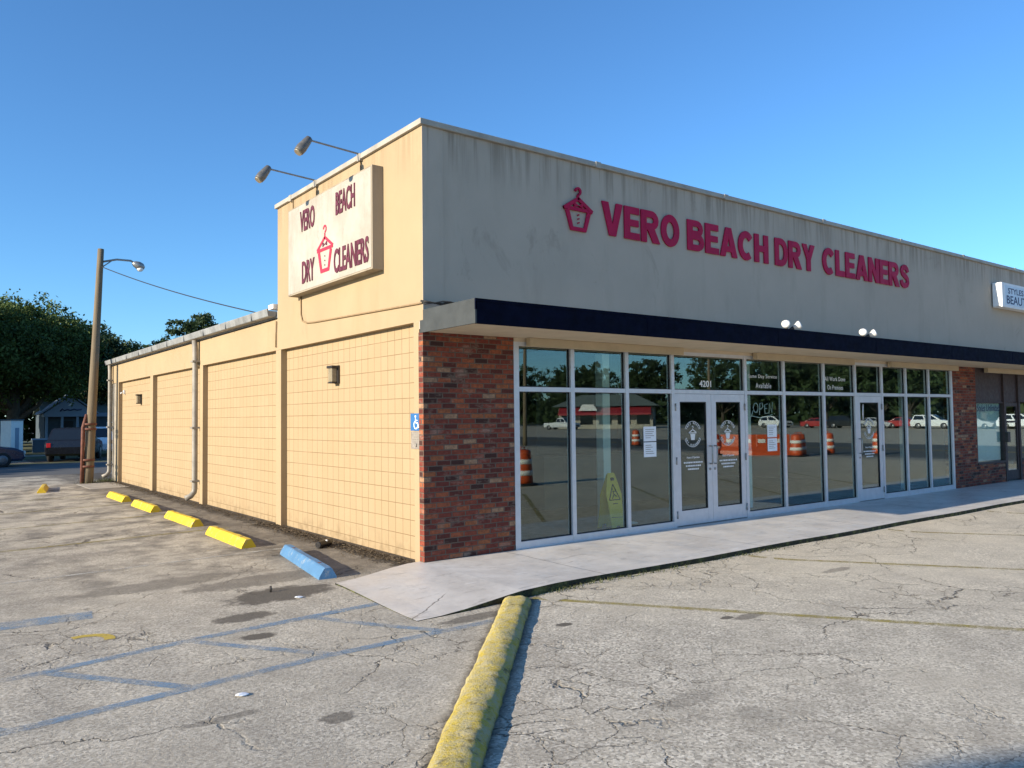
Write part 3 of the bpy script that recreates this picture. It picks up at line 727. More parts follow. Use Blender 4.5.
# salon unit
b = MB(); b.box(15.95, 24, .02, .09, 2.10, 2.953); b.build('door_transom_panel', 'brown', B)
b = MB()
for x in (17.62, 18.55): b.box(x-.05, x+.05, -.03, .1, .0, 2.953)
b.box(15.95, 17.57, -.03, .1, .521, .575); b.box(15.95, 17.57, .0, .09, 2.06, 2.10); b.box(15.95, 16.0, 0, .09, .575, 2.06); b.box(18.6, 19.9, -.03, .1, .521, .575); b.build('window_frame', 'brown', B)
g = MB(); g.box(16.0, 17.57, .035, .042, .575, 2.06); sp = g.build('window_pane', 'glass', B)
g = MB(); g.box(18.6, 19.9, .035, .042, .575, 2.06); g.build('window_pane', 'glass', B)
g = MB(); g.box(16.0, 17.57, .10, .112, .60, 2.06); g.build('window_blind', 'blind', B)
text('Styles Unlimited', FRONT, (16.1, .0345, 1.80), 1.35, .24, 'navy_ink', sp, 'lettering', .005, .002, 1, .3)
b = MB()
b.box(17.68, 17.77, .0, .05, .05, 2.09); b.box(18.41, 18.49, .0, .05, .05, 2.09); b.box(17.77, 18.41, .002, .048, .05, .30); b.box(17.77, 18.41, .002, .048, 1.98, 2.09); b.box(17.77, 18.41, .002, .048, 1.55, 1.60); sdoor = b.build('door', 'brown', B)
g = MB(); g.box(17.77, 18.41, .02, .027, .30, 1.98); g.build('pane', 'glass', sdoor)
b = MB(); b.box(17.56, 17.72, -.10, -.031, 1.05, 1.32, .01); b.build('mailbox', 'black_metal', B)
# interior
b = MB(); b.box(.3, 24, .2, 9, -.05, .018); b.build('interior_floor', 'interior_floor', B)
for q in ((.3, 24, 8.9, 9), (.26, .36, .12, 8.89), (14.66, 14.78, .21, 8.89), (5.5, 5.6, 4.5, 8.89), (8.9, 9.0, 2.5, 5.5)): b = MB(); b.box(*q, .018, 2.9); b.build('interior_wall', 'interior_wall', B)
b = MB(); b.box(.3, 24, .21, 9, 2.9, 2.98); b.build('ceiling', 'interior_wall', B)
for (x, y, w) in ((4.16, 1.05, .085), (7.95, .95, .07), (13.9, .8, .07)):
    b = MB(); b.box(x-w, x+w, y-w, y+w, .018, 2.9, .008); b.build('column', 'column', B)

# ------------------------------------------------------------------ things on and by the building
GL = {'V': (.94, [[(0,1),(.29,1),(.47,.33),(.65,1),(.94,1),(.62,0),(.32,0)]], []),
 'E': (.72, [[(0,0),(.72,0),(.72,.21),(.27,.21),(.27,.41),(.67,.41),(.67,.61),(.27,.61),(.27,.79),(.71,.79),(.71,1),(0,1)]], []),
 'L': (.68, [[(0,0),(.68,0),(.68,.22),(.27,.22),(.27,1),(0,1)]], []),
 'H': (.84, [[(0,0),(.27,0),(.27,.39),(.57,.39),(.57,0),(.84,0),(.84,1),(.57,1),(.57,.61),(.27,.61),(.27,1),(0,1)]], []),
 'N': (.84, [[(0,0),(.26,0),(.26,.56),(.58,0),(.84,0),(.84,1),(.58,1),(.58,.45),(.26,1),(0,1)]], []),
 'Y': (.92, [[(0,1),(.31,1),(.46,.68),(.61,1),(.92,1),(.6,.42),(.6,0),(.32,0),(.32,.42)]], []),
 'A': (.96, [[(0,0),(.28,0),(.34,.17),(.48,.17),(.48,.36),(.40,.36),(.48,.66),(.48,1),(.33,1)], [(.96,0),(.63,1),(.48,1),(.48,.66),(.56,.36),(.48,.36),(.48,.17),(.62,.17),(.68,0)]], []),
 'O': (.92, [], [([(.46+.335*math.cos(t*math.pi/16), .5+.395*math.sin(t*math.pi/16)) for t in range(32)], .245, True)]),
 'D': (.88, [[(0,0),(.27,0),(.27,1),(0,1)]], [([(.2,.895),(.40,.895)]+[(.42+.335*math.cos(rad(a)), .5+.395*math.sin(rad(a))) for a in range(80, -81, -16)]+[(.40,.105),(.2,.105)], .23, False)]),
 'B': (.86, [[(0,0),(.27,0),(.27,1),(0,1)]], [([(.2,.90),(.46,.90)]+[(.50+.20*math.cos(rad(a)), .73+.17*math.sin(rad(a))) for a in range(75, -76, -25)]+[(.46,.56),(.2,.56)], .205, False), ([(.2,.47),(.48,.47)]+[(.52+.23*math.cos(rad(a)), .285+.185*math.sin(rad(a))) for a in range(75, -76, -25)]+[(.48,.10),(.2,.10)], .205, False)]),
 'R': (.92, [[(0,0),(.27,0),(.27,1),(0,1)], [(.30,.42),(.58,.0),(.92,.0),(.64,.46)]], [([(.2,.895),(.48,.895)]+[(.52+.22*math.cos(rad(a)), .705+.19*math.sin(rad(a))) for a in range(75, -76, -25)]+[(.48,.50),(.2,.50)], .215, False)]),
 'C': (.88, [], [([(.46+.335*math.cos(rad(a)), .5+.395*math.sin(rad(a))) for a in range(38, 323, 15)], .245, False)]),
 'S': (.82, [], [([(.70,.69),(.65,.82),(.53,.885),(.38,.89),(.22,.83),(.165,.72),(.24,.61),(.40,.54),(.56,.475),(.67,.38),(.685,.26),(.61,.15),(.44,.105),(.26,.12),(.15,.20),(.115,.32)], .225, False)])}
def heavy_word(word, x0, x1, z0, z1, parent, inv, d=.022):
    tot = sum(GL[c][0] for c in word)+.075*(len(word)-1); sx = (x1-x0)/tot; h = z1-z0; x = x0; b = MB()
    for c in word:
        w, polys, strokes = GL[c]; o = (x, -.008, z0); q = 0
        for P in polys: flat(b, FRONT, o, [(p*sx, r*h) for p, r in P], d+q); q += .0009
        for P, sw, cl in strokes: stroke(b, FRONT, o, [(p*sx, r*h) for p, r in P], sw*h*.98, d+q, cl); q += .0009
        x += (w+.075)*sx
    o = b.build('lettering', 'red_letter', parent); o.data.transform(inv); return o
def words_sign():
    t = thing('shop_sign', 'large dark red individual letters with hanger emblem on the gray front wall', 'sign', (2.3, -.008, 4.6))
    inv = Matrix.Translation((-2.3, .008, -4.6))
    for w, x0, x1, z0, z1 in (('VERO', 3.18, 4.95, 4.635, 5.155), ('BEACH', 5.16, 7.43, 4.635, 5.155), ('DRY', 7.64, 8.96, 4.64, 5.16), ('CLEANERS', 9.24, 12.74, 4.645, 5.175)):
        heavy_word(w, x0, x1, z0, z1, t, inv)
    e = logo(FRONT, (2.69, -.008, 4.62), .66, t, ('red_letter', 'red_letter'), .03, bw=.085); e.data.transform(inv)
    for c in [k for k in COL.objects if k.parent == e]: c.data.transform(inv)
words_sign()
def cabinet_sign():
    t = thing('sign_cabinet', 'weathered white box sign with maroon letters and hanger emblem on the orange parapet', 'sign', (0, 1.05, 3.92))
    inv = Matrix.Translation((0, -1.05, -3.92)); X = -.18
    b = MB(); b.box(X+.006, -.002, 1.05, 4.10, 3.92, 5.38, .006); b.mi = 1; b.box(X, X+.006, 1.075, 4.075, 3.945, 5.355)
    c = b.build('cabinet', ['sign_side', 'sign_white'], t); c.data.transform(inv)
    for w, y0, y1, z0, z1 in (('VERO', 3.56, 2.98, 4.90, 5.25), ('BEACH', 2.20, 1.56, 4.90, 5.25), ('DRY', 3.48, 2.99, 4.05, 4.41), ('CLEANERS', 2.27, 1.14, 4.03, 4.40)):
        o = text(w, SIDE, (X, y0, z0), y0-y1, z1-z0, 'maroon', t, 'lettering', .022, .012, 1.0); o.data.transform(inv)
    A = SIDE
    b = MB(); o0 = (X, 2.60, 4.12)
    stroke(b, A, o0, [(0, .50), (0, .60)], .035, .008); stroke(b, A, o0, arc(0, .66, .05, -90, 180, 8), .03, .008)
    stroke(b, A, o0, [(-.29, .36), (-.02, .52), (.02, .52), (.29, .36)], .045, .008); stroke(b, A, o0, [(-.29, .35), (.29, .35)], .05, .007)
    stroke(b, A, o0, [(-.22, .32), (-.13, .02), (.13, .02), (.22, .32)], .075, .008)
    e = b.build('hanger_emblem', 'sign_red', t); e.data.transform(inv)
    b = MB(); flat(b, A, o0, [(-.08, .47), (-.08, .39), (0, .42)], .009); flat(b, A, o0, [(.08, .47), (.08, .39), (0, .42)], .009)
    for z in (.24, .17, .10): flat(b, A, o0, arc(0, z, .012, 0, 315, 7), .009)
    k = b.build('bow_tie', 'maroon', e); k.data.transform(inv)
cabinet_sign()
def arm_lamp(y, label):
    t = thing('sign_lamp', label, 'lamp', (0, y, 5.74), 0, 'floodlights over the box sign')
    b = MB(); b.tube([(.05, 0, -.02), (-.06, 0, .0), (-.76, 0, .045), (-.80, 0, .04)], .014, 8); b.build('arm', 'galv', t)
    d = Vector((-.55, 0, -.75)).normalized(); o = Vector((-.80, 0, .07))
    b = MB(); b.lathe(o-d*.02, d, [(0, .02), (.02, .05), (.10, .062), (.22, .075), (.28, .07), (.29, .065)], 12)
    h = b.build('lamp_head', 'dark_steel', t)
    b = MB(); b.lathe(o+d*.272, d, [(0, .062), (.025, .055)], 12); b.build('lens', 'amber_glass', h)
    return t
arm_lamp(1.73, 'floodlight on a thin arm above the box sign, nearer the front corner')
arm_lamp(3.31, 'floodlight on a thin arm above the box sign, farther from the front corner')
def twin_flood(x, label):
    t = thing('twin_floodlight', label, 'floodlight', (x, -.92, 3.225), 0, 'twin floodlights on the canopy')
    b = MB(); b.lathe((0, 0, 0), (0, 0, 1), [(0, .06), (.03, .055), (.05, .02)], 12); b.build('base', 'black_metal', t)
    for s in (-1, 1):
        d = Vector((-.75 if s < 0 else .1, -.45, .42)).normalized() if s < 0 else Vector((.45, -.8, .42)).normalized()
        o = Vector((s*.035, 0, .05))
        b = MB(); b.tube([(0, 0, .03), o+d*.03, o+d*.09], [.015, .025, .035], 8); k = b.build('socket', 'black_metal', t)
        b = MB(); b.lathe(o+d*.08, d, [(0, .03), (.05, .048), (.09, .07), (.12, .072), (.135, .05), (.14, .02)], 14); b.build('bulb', 'white_lit', k)
twin_flood(6.62, 'pair of white floodlight bulbs on the canopy, nearer the double door')
twin_flood(9.07, 'pair of white floodlight bulbs on the canopy, above the single glass door')
def salon_sign():
    t = thing('salon_sign', 'pale blue box sign with navy beauty salon lettering on the gray wall', 'sign', (17.16, 0, 4.55))
    b = MB(); b.box(0, 3.4, -.24, -.012, 0, .64, .01); b.box(-.05, 0, -.20, -.03, .02, .62, .01); b.build('cabinet', 'white', t)
    b = MB(); b.box(.14, 3.3, -.246, -.241, .06, .58); b.build('face', 'sign_face', t)
    text('STYLES UNLIMITED', FRONT, (.36, -.246, .37), 2.7, .15, 'navy_ink', t, 'lettering', .01, .003)
    text('BEAUTY SALON', FRONT, (.26, -.246, .10), 2.95, .22, 'navy_ink', t, 'lettering', .01, .003)
salon_sign()
def wall_lamp(y, z, label):
    t = thing('wall_light', label, 'wall light', (.11, y, z), 0, 'lights on the block wall')
    b = MB(); b.box(-.035, -.001, -.10, .10, -.15, .13, .006); b.box(-.14, -.035, -.095, .095, .085, .125, .006); b.box(-.13, -.035, -.075, .075, -.15, -.13, .004)
    b.build('housing', 'black_metal', t)
    b = MB(); b.box(-.125, -.036, -.07, .07, -.128, .084, .012); b.build('glass', 'amber_glass', t)
wall_lamp(2.80, 2.56, 'bronze wall light on the block panel nearest the brick corner')
wall_lamp(15.95, 2.52, 'bronze wall light on the farthest block panel')
b = MB(); b.box(-.05, -.0, -.04, .04, -.06, .06, .01); b.tube([(-.05, 0, 0), (-.14, -.03, -.04)], .02, 8)
tag(b.build('security_camera', 'white', None, (.11, 18.1, 2.78)), 'small white device high at the far end of the block wall', 'camera')
def access_sign():
    t = thing('accessible_sign', 'blue accessible parking sign over a weathered gray plate on the orange pilaster', 'sign', (-.004, .18, 1.45))
    b = MB(); b.box(-.006, 0, -.15, .14, .235, .46, .002); b.build('blue_plate', 'blue_sign', t)
    b = MB(); A = SIDE; o = (-.006, .0, .25)
    flat(b, A, o, arc(-.01, .17, .017, 0, 330, 11), .002)
    stroke(b, A, o, [(-.01, .145), (-.005, .09), (.045, .085), (.07, .03), (.09, .035)], .017, .002)
    stroke(b, A, o, [(-.008, .12), (.04, .12)], .012, .002); stroke(b, A, o, arc(-.0, .062, .05, 110, 350, 14), .014, .002)
    b.build('wheelchair_symbol', 'decal', t)
    b = MB(); b.box(-.005, 0, -.14, .13, 0, .225, .002); b.build('gray_plate', 'gray_plate', t)
    b = MB()
    for z in (.19, .16, .13, .10): b.box(-.007, -.0055, -.11, .10, z, z+.012)
    b.tube([(-.004, 0, .05), (-.02, 0, .05)], .022, 10); b.build('small_print', 'pipe', t)
access_sign()
# papers on the glass
def paper(x, z, label, w=.29, h=.235):
    b = MB(); b.box(-w/2, w/2, -.002, 0, -h/2, h/2); o = b.build('paper_notice', 'paper', None, (x, .026, z)); tag(o, label, 'paper notice', 'paper notices taped inside the glass')
    b = MB(); random.seed(int(x*100+z*10))
    for j in range(5): b.box(-w*.36, -w*.36+random.uniform(.4, .72)*w, -.0035, -.0025, h*.28-j*h*.14, h*.28-j*h*.14+.008)
    b.build('faint_print', 'gray_plate', o)
paper(4.20, 1.555, 'upper white paper notice left of the double door'); paper(4.20, 1.305, 'lower white paper notice left of the double door')
paper(7.47, 1.54, 'upper white paper notice right of the double door'); paper(7.47, 1.285, 'lower white paper notice right of the double door')
def neon():
    t = thing('open_sign', 'unlit white script sign reading OPEN behind the glass', 'sign', (6.98, .09, 1.80))
    b = MB(); f = lambda pts: [(x, 0, z) for x, z in pts]
    b.tube(f([(.10+.07*math.cos(a), .17+.085*math.sin(a)) for a in [i*math.pi/8 for i in range(17)]]), .008, 6)
    b.tube(f([(.21, .04), (.23, .25), (.30, .26), (.32, .19), (.27, .145), (.22, .15)]), .008, 6)
    b.tube(f([(.46, .24), (.37, .22), (.38, .06), (.47, .07)]), .008, 6); b.tube(f([(.375, .15), (.44, .155)]), .008, 6)
    b.tube(f([(.50, .06), (.52, .25), (.59, .08), (.62, .27)]), .008, 6); b.tube(f([(-.02, .02), (.25, -.02), (.60, .04)]), .008, 6); b.tube(f([(-.04, 0), (.02, .12)]), .008, 6)
    b.build('neon_tube', 'decal', t)
neon()
def wet_floor():
    t = thing('wet_floor_sign', 'yellow folding wet floor sign standing inside the glass', 'floor sign', (3.90, .62, .02))
    for s in (1, -1):
        b = MB(); P = [(-.15, 0), (-.06, 0), (-.04, .06), (.04, .06), (.06, 0), (.15, 0), (.15, .36), (.175, .55), (.085, .88), (.06, .90), (-.06, .90), (-.085, .88), (-.175, .55), (-.15, .36)]
        tilt = .17*s
        vs = [(x, -tilt*(1-z/.9), z) for x, z in P]; b.poly(vs, (0, .014, 0)); pn = b.build('panel', 'yellow_plastic', t)
        if s > 0:
            def mp(p): return [(x, -tilt*(1-z/.9)-.003, z) for x, z in p]
            b = MB()
            tri = [(-.12, .47), (.12, .47), (0, .72)]
            for (p, q) in zip(tri, tri[1:]+tri[:1]): b.tube(mp([p, q]), .009, 5)
            b.tube(mp([(-.05, .49), (.0, .56), (-.02, .61)]), .009, 5); b.tube(mp([(0, .56), (.05, .52)]), .008, 5); b.tube(mp([(-.02, .61), (.04, .6)]), .007, 5); b.tube(mp([(-.03, .64), (-.022, .648)]), .013, 6)
            b.tube(mp([(-.05, .41), (.05, .41)]), .008, 5); b.tube(mp([(-.03, .80), (.03, .80)]), .028, 6); b.tube(mp([(-.12, .20), (.12, .19)]), .006, 5)
            b.build('warning_symbol', 'dark', pn)
wet_floor()
# inside: counter and stand
t = thing('service_counter', 'dim service counter deep inside the shop', 'counter', (6.6, 3.6, .018))
b = MB(); b.box(-1.9, 1.9, -.3, .3, 0, 1.0, .01); b.build('cabinet', 'interior_wall', t); b = MB(); b.box(-1.95, 1.95, -.36, .34, 1.0, 1.05, .01); b.build('counter_top', 'interior_dark', t)
t = thing('display_stand', 'thin white stand inside the third window', 'stand', (4.62, .9, .018))
b = MB(); b.tube([(0, 0, 0), (0, 0, 2.2)], .012, 8); b.build('post', 'column', t); b = MB(); b.lathe((0, 0, 0), (0, 0, 1), [(0, .13), (.012, .12), (.02, .02)], 14); b.build('base', 'column', t)

# wheel stops
def wheel_stop(mat, L=1.85):
    b = MB(); w, h = .16, .135
    prof = [(-w/2-.03, 0), (-w/2-.025, .03), (-.05, h-.012), (-.035, h), (.035, h), (.05, h-.012), (w/2+.025, .03), (w/2+.03, 0)]
    n = 24; rows = []
    for i in range(n+1):
        yy = -L/2+L*i/n; k = 1 if 0 < i < n else .97
        rows.append([b.b.verts.new((x*k+.004*mnoise.noise(Vector((x*20, yy*4, 1))), yy, z*k+(.006*mnoise.noise(Vector((x*15, yy*5, 7))) if z > .02 else 0))) for x, z in prof])
    for a, c in zip(rows, rows[1:]):
        for j in range(len(prof)-1): b.face([a[j], a[j+1], c[j+1], c[j]])
    b.face(rows[0][::-1]); b.face(rows[-1]); b.mi = 1
    for yy in (-L*.32, L*.32): b.lathe((0, yy, h-.004), (0, 0, 1), [(0, .022), (.007, .022)], 10)
    return b
ws = [(-1.14, 1.05, -.15, 'stop_blue', 2.05, 'blue concrete wheel stop nearest the brick corner'),
      (-1.22, 3.87, -.02, 'stop_yellow', 1.9, 'yellow wheel stop next behind the blue one, nearest yellow one'),
      (-1.14, 6.80, 0, 'stop_yellow', 1.87, 'second yellow wheel stop counted from the blue one'),
      (-1.14, 9.71, 0, 'stop_yellow', 1.8, 'third yellow wheel stop counted from the blue one'),
      (-1.14, 12.46, 0, 'stop_yellow', 1.8, 'fourth yellow wheel stop counted from the blue one'),
      (-2.2, 17.0, -.16, 'stop_yellow', 1.8, 'short yellow wheel stop lying askew near the utility pole')]
for (x, y, a, mt, L, lb) in ws:
    b = wheel_stop(mt, L); o = b.build('wheel_stop', [mt, 'rust'], None, (x, y, gz(x, y)-.004)); o.rotation_euler = (0, 0, a); tag(o, lb, 'wheel stop', 'concrete wheel stops')
# rounded yellow kerb
def kerb():
    b = MB(); a = Vector((-.06, -2.02)); c = Vector((-4.98, -7.35)); n = 260; L = (c-a).length; t = (c-a)/L; nn = Vector((-t.y, t.x)); rows = []
    for i in range(n+1):
        p = a+(c-a)*i/n; endk = sst(i/n*L, -.02, .16)*.55+.45
        r = []
        for k in range(11):
            th = math.pi*k/10; wv = .152+.012*mnoise.noise(Vector((p.x*2, p.y*2, k*.3)))+.010*mnoise.noise(Vector((p.x*11, p.y*11, k*.8))); hv = .088+.013*mnoise.noise(Vector((p.x*3, p.y*3, k*.5)))+.009*mnoise.noise(Vector((p.x*13, p.y*13, k*.9)))
            off = math.cos(th)*wv*endk; q = p+nn*off; r.append(b.b.verts.new((q.x, q.y, gz(q.x, q.y)-.01+(math.sin(th)**.75)*hv*endk)))
        rows.append(r)
    for r1, r2 in zip(rows, rows[1:]):
        for k in range(10):
            f = b.face([r1[k], r1[k+1], r2[k+1], r2[k]])
            if f: f.smooth = True
    b.face(rows[0]); b.face(rows[-1][::-1])
    tag(b.build('kerb', 'kerb'), 'rounded yellow painted kerb running from the walkway across the lot', 'kerb')
kerb()
# dark gap of soil along the kerb's shaded side
# black cylinder by the blue wheel stop
t = thing('black_canister', 'small black cylinder lying on the ground behind the blue wheel stop', 'canister', (-.40, 2.18, gz(-.4, 2.18)+.055), .55)
b = MB(); b.lathe((-.14, 0, 0), (1, 0, 0), [(0, .045), (.02, .052), (.20, .052), (.22, .06), (.28, .06), (.285, .04)], 14); b.build('body', 'glossblack', t)
b = MB(); b.lathe((.03, -.03, .035), (0, -.6, .8), [(0, .02), (.02, .015)], 8); b.build('tag', 'white', t)
# bits of litter
random.seed(5)
for (x, y, lb) in ((-1.92, -.62, 'crumpled white scrap on the dark oil stain'), (-3.35, -3.1, 'tiny white scrap on the asphalt inside the blue hatching')):
    b = MB(); bmesh.ops.create_icosphere(b.b, subdivisions=2, radius=.03)
    for v in b.b.verts: v.co *= 1+.6*mnoise.noise(v.co*30); v.co.z *= .3; v.co.x *= 1.5
    tag(b.build('paper_scrap', 'paper', None, (x, y, gz(x, y)+.012)), lb, 'litter')
b = MB(); b.tube([(0, 0, 0), (0, 0, .07)], .012, 6); tag(b.build('metal_stub', 'black_metal', None, (-2.05, -.15, gz(-2, -.1)-.005)), 'short dark stub sticking up from the asphalt stain', 'stub')
def litter(name, n, fn, label, mat, sz):
    rs = np.random.RandomState(3); V = []; F = []
    for i in range(n):
        x, y, z, k = fn(rs); a = rs.rand()*6.28; l = sz*rs.uniform(.5, 1.4); w = l*.5; tx = rs.uniform(-.5, .5); ty = rs.uniform(-.5, .5)
        for (p, q) in ((-l, 0), (0, -w), (l, 0), (0, w)):
            dx = p*math.cos(a)-q*math.sin(a); dy = p*math.sin(a)+q*math.cos(a); V.append((x+dx, y+dy, z+abs(dx*tx+dy*ty)+.004+rs.rand()*.012))
        F.append(tuple(range(4*i, 4*i+4)))
    me = bpy.data.meshes.new(name); me.from_pydata(V, [], F); me.materials.append(M[mat]); o = bpy.data.objects.new(name, me); COL.objects.link(o)
    return tag(o, label, 'litter', kind='stuff')
def fl(rs):
    y = rs.uniform(.2, 19); x = -abs(rs.normal(0, .16)) - .01
    if rs.rand() < .5: y = rs.uniform(.2, 5.5)
    return x, y, gz(x, y), 1
litter('leaf_litter', 5200, fl, 'dead leaves and dirt gathered along the foot of the block wall', 'litter', .022)
# weeds at the slab edge
def weeds():
    rs = np.random.RandomState(8); V = []; F = []
    for i in range(800):
        c = rs.choice(6); cx, cy, s = ((.55, -2.02, .25), (2.2, -2.05, .5), (1.3, -2.03, .35), (4.0, -2.03, .6), (-.6, 18.75, .25), (-.2, 19.1, .2))[c]
        x = cx+rs.normal(0, s); y = cy+rs.normal(0, .035) if c < 4 else cy+rs.normal(0, .2); h = rs.uniform(.012, .045)*(1 if c < 4 else 4); a = rs.rand()*6.28; z = gz(x, y); w = .006
        lx, ly = rs.normal(0, h*.4, 2); n = len(V)
        V += [(x-math.cos(a)*w, y-math.sin(a)*w, z), (x+math.cos(a)*w, y+math.sin(a)*w, z), (x+lx, y+ly, z+h)]; F.append((n, n+1, n+2))
    me = bpy.data.meshes.new('weeds'); me.from_pydata(V, [], F); me.materials.append(M['grass']); o = bpy.data.objects.new('weeds', me); COL.objects.link(o)
    tag(o, 'low green weeds growing along the slab edge and the pole foot', 'weeds', kind='stuff')
weeds()

# ------------------------------------------------------------------ utility pole
def utility_pole(loc, label, H=7.35, lean=(.30, 0), lamp=True, group=None):
    t = thing('utility_pole', label, 'utility pole', loc, 0, group)
    lx, ly = lean
    b = MB(); b.tube([(lx*k, ly*k, -.1+(H+.1)*k) for k in [i/12 for i in range(13)]], [.15-.06*i/12 for i in range(13)], 14); b.build('pole', 'wood', t)
    if lamp:
        b = MB(); b.tube([(lx*.96+.05, 0, 6.95), (lx+.45, -.05, 7.06), (lx+.85, -.08, 7.06), (lx+.95, -.09, 7.0)], .032, 8); b.tube([(lx*.96+.05, 0, 6.78), (lx+.30, -.04, 7.0)], .018, 6); b.build('arm', 'galv', t)
        b = MB(); o = Vector((lx+.90, -.09, 7.0)); d = Vector((.85, -.05, -.35)).normalized()
        b.lathe(o, d, [(0, .04), (.06, .09), (.18, .13), (.30, .12), (.38, .05)], 12); h = b.build('lamp_head', 'steel', t)
        b = MB(); b.lathe(o+d*.24+Vector((0, 0, -.07)), (.25, 0, -1), [(0, .11), (.07, .09), (.10, .04)], 12); b.build('lens', 'lens', h)
        b = MB(); b.tube([(-.17, -.05, -.05), (-.15, -.05, 1.75), (-.05, 0, 2.15)], [.055, .055, .045], 8); b.build('cable_guard', 'rust', t)
        for z in (.55, .75, 1.7, 1.85):
            b = MB(); b.lathe((-.03+lx*z/H, 0, z-.03), (0, 0, 1), [(0, .19), (.06, .19)], 14); b.build('band', 'rust', t)
    return t
utility_pole((-.80, 18.75, -.05), 'leaning weathered wooden utility pole with a street lamp beside the building')
def wire(p, q, sag, label, r=.012):
    p, q = Vector(p), Vector(q); b = MB()
    b.tube([p.lerp(q, i/24)-Vector((0, 0, sag*4*(i/24)*(1-i/24))) for i in range(25)], r, 5); tag(b.build('overhead_wire', 'cable'), label, 'wire')
wire((-.50, 18.75, 6.75), (.75, 7.9, 4.12), .10, 'single black wire from the utility pole to the shop roof', .014)

# ------------------------------------------------------------------ trees
def tree(loc, H, R, label, seed, leaf='leaf', n=16000, size=.16, trunk=.3, base=.28, cname='tree', group='trees', lobes=11, squash=.8, sig=.045):
    rs = np.random.RandomState(seed); t = thing(cname, label, 'tree', loc, 0, group)
    hz = H*(1+base)/2; rz = H*(1-base)/2
    L = [(np.array([0, 0, hz]), np.array([R*.72, R*.72, rz*.85]))]
    for i in range(lobes):
        a = 2*math.pi*i/lobes*1.0+rs.uniform(-.4, .4); e = rs.uniform(-.55, .9); rr = R*rs.uniform(.42, .62)*math.sqrt(1-min(.8, e*e*.7)); k = rs.uniform(.32, .52)
        L.append((np.array([math.cos(a)*rr, math.sin(a)*rr, hz+e*rz*.62]), np.array([R*k, R*k, rz*k*1.05*squash])))
    nc = max(60, n//26); vol = np.array([l[1].prod() for l in L])**.7; pick = rs.choice(len(L), nc, p=vol/vol.sum())
    d = rs.normal(size=(nc, 3)); d /= np.linalg.norm(d, axis=1)[:, None]
    rad_ = rs.uniform(.45, 1.0, nc)**.45*np.where(rs.rand(nc) < .12, rs.uniform(1.0, 1.16, nc), 1)
    C = np.array([L[k][0] for k in pick])+d*rad_[:, None]*np.array([L[k][1] for k in pick])
    ci = rs.choice(nc, n); P = C[ci]+rs.normal(size=(n, 3))*R*sig*np.array([1, 1, .75])
    a = rs.normal(size=(n, 3)); a /= np.linalg.norm(a, axis=1)[:, None]; c = np.cross(a, rs.normal(size=(n, 3))); c /= np.linalg.norm(c, axis=1)[:, None]
    l = size*rs.uniform(.6, 1.4, n)[:, None]; V = np.stack([P-a*l, P-c*l*.45, P+a*l, P+c*l*.45], 1).reshape(-1, 3)
    me = bpy.data.meshes.new('crown'); me.from_pydata(V.tolist(), [], np.arange(4*n).reshape(-1, 4).tolist()); me.materials.append(M[leaf])
    o = bpy.data.objects.new('crown', me); COL.objects.link(o); o.parent = t
    b = MB(); b.tube([(0, 0, -.2), (.04*H*.1, 0, H*base*.5), (0, .05, H*base*1.1), (.1, 0, hz)], [trunk*1.25, trunk, trunk*.85, trunk*.4], 9)
    for q in range(min(9, len(L)-1)):
        e = L[q+1][0]; s = np.array([0, 0, H*base*(.8+.04*q)]); m = (s+e)/2+np.array([0, 0, -.05*H]); b.tube([s, m, e], [trunk*.5, trunk*.3, trunk*.1], 6)
    b.build('trunk', 'bark', t); return t
GB = 'trees behind the shop building'
tree((.4, 54, -.1), 11.3, 6.2, 'largest spreading dark oak behind the small gabled house, left of the pole', 11, 'leaf', 64000, .125, .45, .22, group=GB, lobes=14)
tree((-6.0, 50, -.1), 11.0, 6.0, 'broad dark oak at the left edge of the photo beyond the parked car', 12, 'leaf', 46000, .13, .4, .2, group=GB, lobes=13)
tree((6.0, 62, -.1), 10.5, 4.6, 'dark round tree just right of the utility pole', 13, 'leaf2', 26000, .14, .3, .2, group=GB)
tree((11.4, 52, -.1), 10.4, 3.0, 'dark tree showing above the gutter midway along the roof', 14, 'leaf2', 20000, .12, .25, .3, group=GB)
tree((15.2, 48, -.1), 9.9, 2.8, 'smaller dark tree showing above the gutter next to the parapet', 15, 'leaf2', 17000, .12, .22, .3, group=GB)
tree((14.5, 40, -.1), 10.2, 1.5, 'thin feathery treetop beside the foot of the parapet', 16, 'leaf', 4000, .14, .12, .45, group=GB, lobes=6)
for i, (x, y, h, r) in enumerate(((-14, 46, 12, 6.5), (-26, 44, 12.5, 7), (-16, 58, 12, 6.5), (-28, 33, 11, 5.5), (2, 72, 12, 7), (12, 74, 10, 6), (-8, 70, 12, 7))):
    tree((x, y, -.1), h, r, ('shade tree left of the side street, one of a row reaching past the photo', 'tall tree in the dark belt behind the small gabled house')[x > -10 and y > 65 or y > 65], 20+i, 'leaf', 9000, .32, .4, .2, group='trees around the side street', lobes=10)
tree((-25.5, -8.26, -.1), 10.5, 2.9, 'tree behind the photographer that shades the corner of the lot', 41, 'leaf', 26000, .2, .25, .45, group='trees around the lot')
